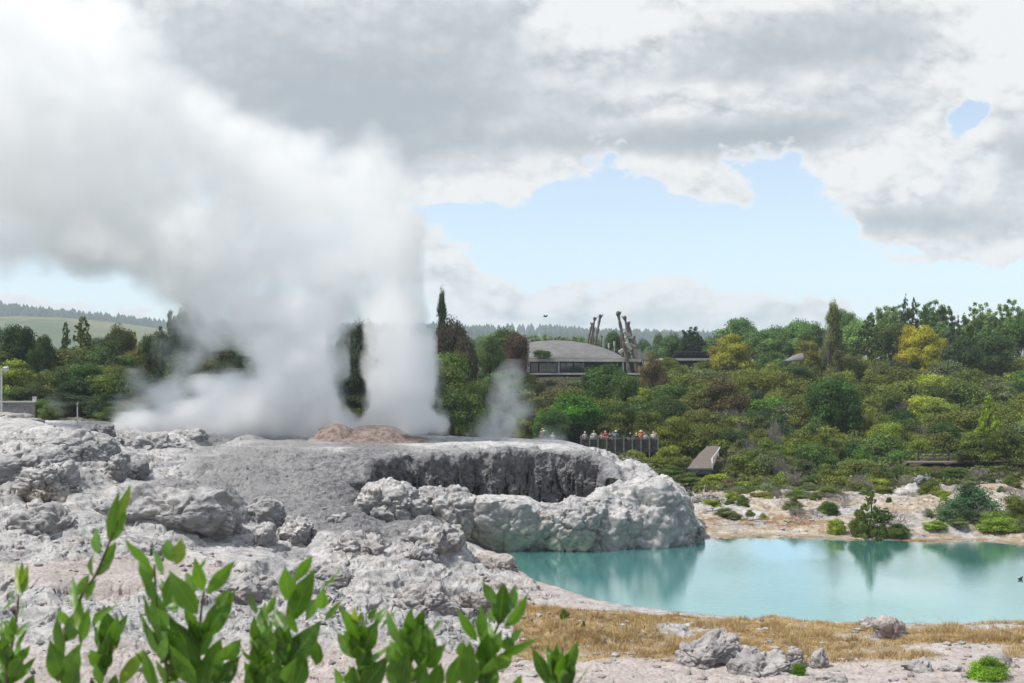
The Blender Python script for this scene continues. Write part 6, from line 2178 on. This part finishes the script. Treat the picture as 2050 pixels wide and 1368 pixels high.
SHOOTS = [
    (A, 1.25, [(45, 1300), (60, 1100), (95, 880), (110, 740)], 'leafy shoot at the far left edge with a reddish bud tip',
     [(110, 740, 95, 540, 40, .8), (130, 740, 125, 530, 50, .7), (140, 720, 165, 545, 40, .9), (75, 760, 0, 830, 25, .4), (75, 770, 60, 710, 20, .5), (120, 860, 130, 780, 30, .5), (70, 990, 75, 850, 55, .3),
      (95, 980, 170, 890, 35, .4), (90, 1050, 165, 935, 25, .4), (50, 1170, 10, 960, 60, .2), (75, 1160, 180, 1030, 50, .3), (80, 1253, 215, 1095, 50, .3), (150, 1300, 200, 1200, 60, .3), (45, 1330, -60, 1200, 60, .2)]),
    (A, 1.18, [(365, 1320), (400, 1000), (470, 760), (560, 620), (640, 430), (690, 300)], 'tallest leafy shoot, curving up to the right of the left edge',
     [(640, 420, 705, 110, 60, .4), (650, 415, 765, 80, 55, .55), (640, 430, 745, 240, 70, .45), (690, 300, 770, 90, 40, .8), (590, 500, 570, 335, 75, .4), (610, 560, 680, 420, 50, .5), (545, 630, 545, 500, 45, .4),
      (560, 630, 675, 500, 50, .3), (440, 830, 425, 625, 55, .3), (450, 740, 525, 610, 55, .4), (500, 770, 570, 640, 45, .5), (400, 920, 335, 815, 60, .4), (430, 1000, 470, 750, 80, .7), (470, 1020, 520, 800, 70, .5),
      (540, 905, 690, 795, 45, .35), (370, 1090, 335, 850, 75, .45), (380, 1250, 290, 990, 110, .25), (430, 1240, 480, 1010, 120, .4), (340, 1253, 320, 1000, 60, .2), (390, 1330, 450, 1130, 100, .3)]),
    (A, 1.30, [(585, 1320), (610, 1160), (650, 1030), (668, 960)], 'short slim shoot with closed reddish bud between two big shoots',
     [(610, 1110, 635, 960, 35, .6), (630, 1110, 675, 920, 30, .85), (590, 1200, 585, 1040, 15, .4), (600, 1180, 660, 1060, 18, .4), (660, 1290, 680, 1200, 60, .3), (700, 1270, 850, 1050, 70, .8)]),
    (A, 1.12, [(985, 1320), (950, 1130), (925, 900), (905, 560)], 'big leafy shoot left of the centre pair, leaves spreading like wings',
     [(885, 570, 725, 405, 60, .35), (960, 620, 895, 465, 50, .35), (890, 660, 815, 530, 70, .5), (900, 790, 815, 560, 75, .3), (1000, 540, 980, 405, 70, .5), (1035, 560, 1065, 400, 75, .7), (1040, 840, 940, 640, 90, .5),
      (1160, 850, 990, 590, 110, .35), (940, 1110, 810, 820, 60, .3), (920, 950, 840, 725, 45, .45), (1050, 1200, 930, 850, 80, .35), (960, 1000, 900, 690, 90, .4), (940, 1290, 780, 1060, 50, .3), (900, 1290, 840, 1050, 60, .5),
      (1150, 1280, 990, 1020, 90, .5), (970, 800, 1000, 600, 60, .4)]),
    (A, 1.16, [(1175, 1320), (1168, 1100), (1175, 880), (1195, 720)], 'big leafy shoot right of the winged one with one broad dark leaf',
     [(1190, 710, 1140, 510, 70, .5), (1140, 600, 1215, 510, 20, .4), (1210, 730, 1380, 530, 75, .35), (1150, 720, 1090, 600, 70, .3), (1160, 1150, 990, 850, 150, .1), (1190, 1000, 1385, 700, 120, .25), (1170, 980, 1075, 800, 60, .5),
      (1250, 820, 1350, 700, 60, .5), (1220, 1270, 1300, 1000, 100, .25), (1300, 1120, 1415, 990, 90, .3), (1190, 1140, 1310, 980, 50, .5), (1250, 1290, 1410, 1090, 110, .2), (1180, 1300, 1230, 1100, 100, .3)]),
    (A, 1.22, [(1520, 1320), (1522, 1150), (1527, 1000)], 'medium leafy shoot with a single upright broad leaf left of the centre',
     [(1510, 1030, 1555, 770, 90, .2), (1500, 850, 1475, 720, 25, .3), (1570, 850, 1615, 740, 40, .4), (1480, 1110, 1410, 1000, 20, .4), (1500, 1200, 1430, 1130, 60, .3), (1640, 1290, 1560, 1080, 90, .25), (1500, 1290, 1440, 1180, 80, .2), (1540, 1090, 1600, 900, 60, .2)]),
    (A, 1.14, [(1668, 1320), (1668, 1100), (1680, 900), (1692, 770)], 'large leafy shoot left of the centre, fanned leaves catching light',
     [(1690, 770, 1670, 570, 90, .3), (1730, 660, 1835, 505, 60, .4), (1710, 770, 1820, 610, 60, .5), (1700, 900, 1850, 570, 110, .35), (1880, 690, 2005, 570, 25, .3), (1880, 820, 1895, 690, 70, .5), (1900, 890, 2010, 760, 35, .4),
      (1670, 940, 1600, 820, 80, .2), (1680, 1160, 1890, 880, 130, .3), (1850, 1150, 1860, 1000, 80, .2), (1800, 880, 1850, 760, 60, .3), (1670, 1110, 1600, 960, 60, .3), (1600, 1280, 1680, 1150, 120, .25), (1740, 960, 1700, 800, 60, .5),
      (1720, 1300, 1800, 1090, 110, .3)]),
    (B_, 1.20, [(352, 1320), (350, 1120), (348, 970), (335, 880)], 'shoot near the middle with pale yellow-green buds at its tip',
     [(335, 960, 230, 800, 60, .3), (330, 900, 320, 800, 40, .95), (345, 900, 370, 830, 30, .9), (370, 970, 380, 880, 25, .85), (370, 1080, 460, 880, 100, .25), (330, 1110, 215, 950, 75, .3), (300, 1060, 320, 980, 60, .2),
      (400, 880, 455, 810, 40, .3), (440, 930, 510, 800, 40, .4), (470, 940, 580, 810, 25, .5), (370, 1160, 530, 1030, 30, .5), (370, 1290, 530, 1080, 120, .1), (250, 1290, 200, 1160, 60, .3), (300, 1290, 320, 1150, 90, .2)]),
    (B_, 1.15, [(640, 1320), (640, 1200), (660, 1050), (655, 960)], 'broad-leaved shoot right of the yellow-budded one',
     [(610, 1060, 505, 810, 55, .3), (650, 980, 655, 800, 70, .35), (690, 1150, 750, 900, 120, .25), (760, 1130, 770, 930, 80, .2), (780, 970, 850, 880, 18, .4), (740, 1160, 860, 1020, 85, .3), (590, 1150, 530, 1000, 110, .3),
      (600, 1290, 640, 1060, 110, .25), (560, 1290, 540, 1100, 100, .3), (700, 1290, 740, 1150, 90, .3), (780, 1300, 830, 1130, 90, .25)]),
    (B_, 1.17, [(1090, 1320), (1115, 1100), (1145, 960), (1170, 900)], 'shoot right of the middle crowned by a fan of four upright leaves',
     [(1150, 790, 1070, 655, 60, .3), (1170, 910, 1200, 660, 110, .2), (1230, 830, 1265, 670, 60, .25), (1200, 930, 1340, 720, 70, .3), (1130, 900, 1130, 820, 60, .2), (1040, 1010, 920, 810, 60, .3), (1075, 990, 1060, 790, 60, .35),
      (1100, 1200, 1100, 960, 120, .2), (990, 1290, 1000, 1000, 110, .3), (1180, 1090, 1410, 985, 50, .4), (1240, 1010, 1310, 930, 50, .5), (1150, 1180, 1250, 1050, 80, .5), (1210, 1060, 1220, 970, 80, .2), (870, 1290, 950, 1070, 90, .3),
      (960, 1290, 970, 1060, 60, .5), (1250, 1290, 1300, 1200, 50, .5), (940, 1100, 960, 1000, 60, .3), (1090, 1300, 1150, 1120, 100, .3)]),
    (B_, 1.28, [(1540, 1330), (1530, 1240), (1520, 1180)], 'low shoot furthest right with two long pointed leaves',
     [(1460, 1270, 1360, 1040, 75, .25), (1520, 1200, 1635, 1000, 85, .3), (1560, 1270, 1540, 1170, 70, .25), (1600, 1290, 1700, 1150, 10, .5), (1500, 1300, 1440, 1200, 60, .3)]),
]


def build_shoots():
    r = random.Random(11)
    for si, (tr, Y0, stem, lab, leaves) in enumerate(SHOOTS):
        pts = [P(*tr(x, y), Y0 + .02 * math.sin(i)) for i, (x, y) in enumerate(stem)]
        base = Vector((pts[0].x + r.uniform(-.03, .03), Y0 + r.uniform(0, .15), 9.25))
        rt = empty('leafy_shoot', base)
        tag(rt, lab, 'plant', 'leafy shoots rising close to the camera')
        full = [base, base.lerp(pts[0], .5) + Vector((r.uniform(-.02, .02), 0, 0))] + pts
        # dense the stem
        mb = MB()
        P2 = []
        for i in range(len(full) - 1):
            p0, p1, p2, p3 = full[max(i - 1, 0)], full[i], full[i + 1], full[min(i + 2, len(full) - 1)]
            for k in range(5):
                t = k / 5
                P2.append(.5 * ((2 * p1) + (p2 - p0) * t + (2 * p0 - 5 * p1 + 4 * p2 - p3) * t * t + (3 * p1 - p0 - 3 * p2 + p3) * t ** 3) - base)
        P2.append(full[-1] - base)
        mb.tube(P2, [.0026 - .0015 * i / (len(P2) - 1) for i in range(len(P2))], 8)
        mb.build('stem', M_STEM, rt, smooth=True)
        V, Q, UV, TI = [], [], [], []
        ns, nw = 14, 6
        stem_px = stem
        lv = list(leaves)
        # further leaves on the stem below the picture's edge
        for k in range(22):
            i0 = r.randrange(len(stem) - 1)
            tq = r.random()
            xq = stem[i0][0] * (1 - tq) + stem[i0 + 1][0] * tq
            yq = stem[i0][1] * (1 - tq) + stem[i0 + 1][1] * tq
            if yq < 1000:
                continue
            sg = r.choice((-1, 1))
            lq = r.uniform(110, 210)
            aq = r.uniform(.08, .6)
            lv.append((xq, yq, xq + sg * lq * math.sin(aq), yq - lq * math.cos(aq), r.uniform(50, 85), r.uniform(.1, .5)))
        for k in range(10):
            y = 1420 + k * 130
            xx = stem[0][0] + r.uniform(-30, 30)
            sg = 1 if k % 2 else -1
            lv.append((xx, y, xx + sg * r.uniform(60, 150), y - r.uniform(120, 220), r.uniform(70, 110), r.uniform(.1, .4)))
        for li, (x0, y0, x1, y1, w, ti) in enumerate(lv):
            # leaf foot joins the stem at its own height when it starts close by
            lt = r.uniform(-.18, .14)
            yb = Y0 + r.uniform(-.012, .012)
            yt = yb + r.uniform(-.035, .035)
            a = P(*tr(x0, y0), yb)
            b = P(*tr(x1, y1), yt)
            d = b - a
            L = d.length
            dn = d.normalized()
            ww = w / 2.929 / F * Y0 * 1.07
            narrow = w < 32 and L > 3.2 * ww
            roll = r.uniform(-.5, .5)
            if narrow:
                roll = r.choice((-1, 1)) * 1.25
                ww = L * .34
            face = Vector((0, -1, 0))
            side = dn.cross(face).normalized()
            nrm = side.cross(dn).normalized()
            s2 = (side * math.cos(roll) + nrm * math.sin(roll)).normalized()
            n2 = s2.cross(dn).normalized()
            if not narrow:
                ww = ww / max(.5, math.cos(roll))
            bend = r.uniform(-.10, .10) * L
            cup = r.uniform(.10, .28)
            bi = len(V)
            for i in range(ns + 1):
                t = i / ns
                prof = (math.sin(math.pi * t ** .80) ** 1.15) if 0 < t < 1 else 0
                hw = ww / 2 * max(prof, .02 if i < ns else 0.004)
                c = a + d * t + n2 * bend * math.sin(math.pi * t) + s2 * 0
                for j in range(nw + 1):
                    q = (j / nw - .5) * 2
                    wob = .04 * ww * math.sin(t * 19 + li) * abs(q) ** 2
                    p = c + s2 * hw * q + n2 * (abs(q) * hw * cup + wob) - base
                    V.append(p)
                    UV.append((j / nw, t))
                    TI.append(ti + lt + r.uniform(-.02, .02) + .12 * abs(q) * .3)
            for i in range(ns):
                for j in range(nw):
                    v0 = bi + i * (nw + 1) + j
                    Q.append((v0, v0 + 1, v0 + nw + 2, v0 + nw + 1))
        Vn, Qn = np.array([tuple(v) for v in V]), np.array(Q)
        me = mesh_np('foliage', Vn, Qn, (M_LEAF,), True, {'tint': ('POINT', TI)})
        uvl = me.uv_layers.new(name='UVMap')
        UVn = np.array(UV, np.float32)[Qn.ravel()]
        uvl.data.foreach_set('uv', UVn.ravel())
        link('foliage', me, rt)


build_shoots()

# ------------------------------------------------------------------ steam
def steam_mat(o, res, radius, dens, nscale, seed, aniso=.35, col=(1, 1, 1), lo=.30, hi=.62):
    m, T = new_mat('steam')
    pd = T.n('ShaderNodeTexPointDensity')
    pd.point_source = 'OBJECT'
    pd.object = o
    pd.space = 'OBJECT'
    pd.resolution = res
    pd.radius = radius
    pd.interpolation = 'Linear'
    pd.vertex_color_source = 'VERTEX_WEIGHT'
    pd.vertex_attribute_name = 'density'
    w = T.m('MULTIPLY', pd.outputs['Color'], T.ss(pd.outputs['Density'], 0.0, 0.35))
    pos = T.n('ShaderNodeNewGeometry').outputs['Position']
    n = T.noise(pos, nscale, 5, .66)
    d = T.m('MULTIPLY', w, T.m('ADD', T.ss(n, lo, hi, .05, 1.6), T.ss(w, .7, 1.0, 0, .3)))
    pv = T.n('ShaderNodeVolumePrincipled')
    pv.inputs['Color'].default_value = (*col, 1)
    pv.inputs['Anisotropy'].default_value = aniso
    T.l(T.m('MULTIPLY', d, dens), pv.inputs['Density'])
    out = T.n('ShaderNodeOutputMaterial')
    T.l(pv.outputs[0], out.inputs['Volume'])
    return m


def steam(name, label, Yc, S, sp, zmin, half, dens, seed, umin, umax, vmin, nscale=.35, res=160, group=None, sharp=.55):
    """steam body: soft lobes S in the upright plane at Yc (u, v, ru, rv, rot, weight), given depth and torn by 3-D noise"""
    x = np.arange(wx(umin, Yc), wx(umax, Yc), sp)
    z = np.arange(zmin, wz(vmin, Yc), sp)
    y = np.arange(Yc - half, Yc + half, sp)
    X, Y, Z = [a.ravel() for a in np.meshgrid(x, y, z, indexing='ij')]
    u = X / Yc * F + 1025
    v = HY - (Z - CZ) / Yc * F
    Sx = np.zeros(len(X))
    P3 = np.stack([X, Y, Z], 1)
    wr = fbm(P3 * .11, 6, .62, seed)
    wr2 = fbm(P3 * .11 + 40, 6, .62, seed + 9)
    for (bu, bv, ru, rv, rot, w) in S:
        c, s = math.cos(R(rot)), math.sin(R(rot))
        k = min(1, ru / 90)
        du, dv = u + wr * 85 * k - bu, v + wr2 * 85 * k - bv
        r2 = ((du * c + dv * s) / ru) ** 2 + ((-du * s + dv * c) / rv) ** 2
        f = np.clip(1 - r2, 0, 1)
        Sx += w * f * f * (3 - 2 * f)
    Sx = np.clip(Sx, 0, 1.2)
    T_ = half * (.30 + .70 * np.clip(Sx, 0, 1))
    fall = np.clip(1 - ((Y - Yc + wr * 5) / T_) ** 2, 0, 1)
    bil = fbm(P3 * .15 + 3, 6, .6, seed + 3) * 1.3
    bil2 = -fbm(P3 * .26 + 3, 4, .55, seed + 5, ridge=True)
    D = np.minimum(Sx, 1.0) * fall ** .6 + (bil * 1.25 + bil2 * .5) * sharp
    D = sstep(D, .12, .95) * np.clip(Sx * 3.5, 0, 1) * np.clip(fall * 2.5, 0, 1) * (.55 + .45 * np.clip(Sx, 0, 1)) * np.interp(v, [0, 450, 620, 760, 900], [.30, .36, .62, 1, 1.1])
    ok = D > .015
    Pn, D = P3[ok], D[ok]
    c0 = Vector((wx((umin + umax) / 2, Yc), Yc, zmin))
    # closed hull that follows the body level by level
    V, Fc = [], []
    zs = np.linspace(Pn[:, 2].min() - sp, Pn[:, 2].max() + sp, 22)
    k = 24
    for i, zz in enumerate(zs):
        sel = Pn[np.abs(Pn[:, 2] - zz) < (zs[1] - zs[0]) * 1.3]
        a, b = (sel[:, 0].min(), sel[:, 0].max()) if len(sel) else (Pn[:, 0].mean() - .5, Pn[:, 0].mean() + .5)
        ya, yb = (sel[:, 1].min(), sel[:, 1].max()) if len(sel) else (Yc - .5, Yc + .5)
        for j in range(k):
            t = 2 * math.pi * j / k
            ct, st = math.cos(t), math.sin(t)
            q = 1 / (abs(ct) ** 8 + abs(st) ** 8) ** (1 / 8)
            V.append(((a + b) / 2 + ((b - a) / 2 + sp) * ct * q, (ya + yb) / 2 + ((yb - ya) / 2 + sp) * st * q, zz))
    n = len(zs)
    for i in range(n - 1):
        for j in range(k):
            j2 = (j + 1) % k
            Fc.append((i * k + j, i * k + j2, (i + 1) * k + j2, (i + 1) * k + j))
    Fc.append(tuple(range(k))[::-1]); Fc.append(tuple((n - 1) * k + j for j in range(k)))
    nh = len(V)
    allv = np.vstack([np.array(V), Pn]) - np.array(c0)
    me = bpy.data.meshes.new(name)
    me.from_pydata(allv.tolist(), [], Fc)
    o = link(name, me, None, c0)
    vg = o.vertex_groups.new(name='density')
    q = np.clip((D * 40).astype(int), 0, 40)
    for lv in range(1, 41):
        idx = np.nonzero(q == lv)[0]
        if len(idx):
            vg.add((idx + nh).tolist(), lv / 40, 'REPLACE')
    me.materials.append(steam_mat(o, res, sp * 1.15, dens, nscale, seed))
    tag(o, label, 'steam', group, 'stuff')
    return o


steam('geyser_steam', 'huge white steam cloud of the erupting geyser drifting up to the left', 96.0, [
    # body of the column, its upright right edge at u 868
    (808, 850, 80, 70, 0, 1.5), (815, 770, 74, 120, 0, 1.5), (770, 855, 60, 40, 0, .9), (815, 680, 66, 110, 0, 1.2), (790, 590, 85, 100, 0, 1.1), (770, 500, 105, 110, 0, 1.1),
    (620, 850, 130, 90, 0, 1.5), (615, 740, 135, 130, 0, 1.5), (520, 830, 90, 70, 0, .7), (585, 640, 150, 130, 0, 1.3), (690, 560, 140, 90, 0, 1.0),
    (700, 440, 150, 130, 0, 1.1), (705, 330, 120, 90, 0, 1.1), (560, 400, 200, 150, 0, 1.1), (500, 540, 220, 130, 10, 1.1), (420, 470, 240, 150, 10, 1.1),
    (300, 400, 280, 170, 10, 1.0), (260, 520, 260, 90, 14, .9), (120, 330, 300, 220, 0, 1.0), (-60, 260, 300, 280, 0, 1.0), (60, 480, 240, 110, 0, .8),
    (100, 120, 300, 200, 0, .8), (-150, 60, 300, 220, 0, .8), (340, 270, 190, 110, 0, .7), (480, 300, 210, 110, 0, .5), (250, 120, 220, 160, 0, .5),
    (450, 640, 150, 80, 30, .7), (390, 680, 80, 90, 0, .45),
    # low ragged steam at left
    (480, 795, 90, 90, 0, .62), (330, 800, 70, 80, 0, .42), (262, 800, 48, 70, 0, .36), (395, 760, 70, 70, 0, .4), (420, 850, 200, 36, 0, .65), (590, 872, 260, 22, 0, .8), (860, 872, 110, 18, 0, .5),
    # gap with the dark trees
    (735, 700, 42, 80, 12, -1.9), (716, 770, 42, 85, 8, -1.9), (745, 800, 26, 55, 0, -1.3), (700, 700, 40, 60, 20, -.8), (722, 830, 40, 40, 0, -.9), (440, 740, 60, 50, 0, -.4), (500, 770, 30, 60, 0, -.4)
], .52, 4.9, 9.0, .62, 200, -330, 905, -170, res=176, sharp=.8)
G_ = 'thin wisps of steam around the terrace'
steam('steam_wisp', 'taller thin wisp of steam rising behind the terrace right of the geyser', 100, [(1022, 850, 75, 70, 0, .8), (1008, 785, 48, 80, 10, .7), (985, 880, 80, 24, 0, .6)], .28, 4.4, 2.6, .28, 210, 900, 1100, 715, nscale=.8, res=96, group=G_, sharp=.85)
steam('steam_wisp', 'rounder puff of steam in front of the left end of the lookout', 102, [(1130, 855, 60, 50, 0, 1.0), (1105, 882, 85, 28, 0, .9), (1165, 890, 40, 30, 0, .4)], .28, 3.9, 2.2, .5, 220, 1030, 1215, 800, nscale=.8, res=96, group=G_, sharp=.85)
steam('steam_wisp', 'faint grey steam curling under the lookout beside the white slope', 93, [(1240, 915, 26, 34, 0, .55), (1232, 880, 22, 26, 0, .35)], .2, 2.9, 1.2, .22, 230, 1200, 1280, 845, nscale=1.2, res=64, group=G_, sharp=.5)
steam('steam_wisp', 'faint steam at the water edge beside the low bushes on the far shore', 73.6, [(1838, 1052, 26, 30, 0, .6), (1850, 1030, 22, 24, 0, .4)], .15, .3, .9, .6, 240, 1800, 1890, 1000, nscale=1.5, res=64, group=G_, sharp=.5)
steam('steam_wisp', 'small wisp of steam by the white marker post at left', 95, [(115, 820, 30, 28, 0, .6), (100, 790, 22, 30, 0, .4), (190, 830, 60, 12, 0, .4)], .25, 6.0, 1.5, .4, 250, 60, 260, 760, nscale=1.0, res=64, group=G_, sharp=.5)


# ------------------------------------------------------------------ air
def build_haze():
    b = MB()
    x, y0, y1, z0, z1 = 7400, -2600, 5600, -70, 190
    b.box((0, (y0 + y1) / 2, (z0 + z1) / 2), (2 * x, y1 - y0, z1 - z0))
    m, T = new_mat('haze_air')
    pv = T.n('ShaderNodeVolumePrincipled')
    pv.inputs['Color'].default_value = (.80, .90, 1.0, 1)
    pv.inputs['Density'].default_value = .0002
    o_ = T.n('ShaderNodeOutputMaterial')
    T.l(pv.outputs[0], o_.inputs['Volume'])
    o = b.build('haze', m)
    tag(o, kind='stuff')


build_haze()
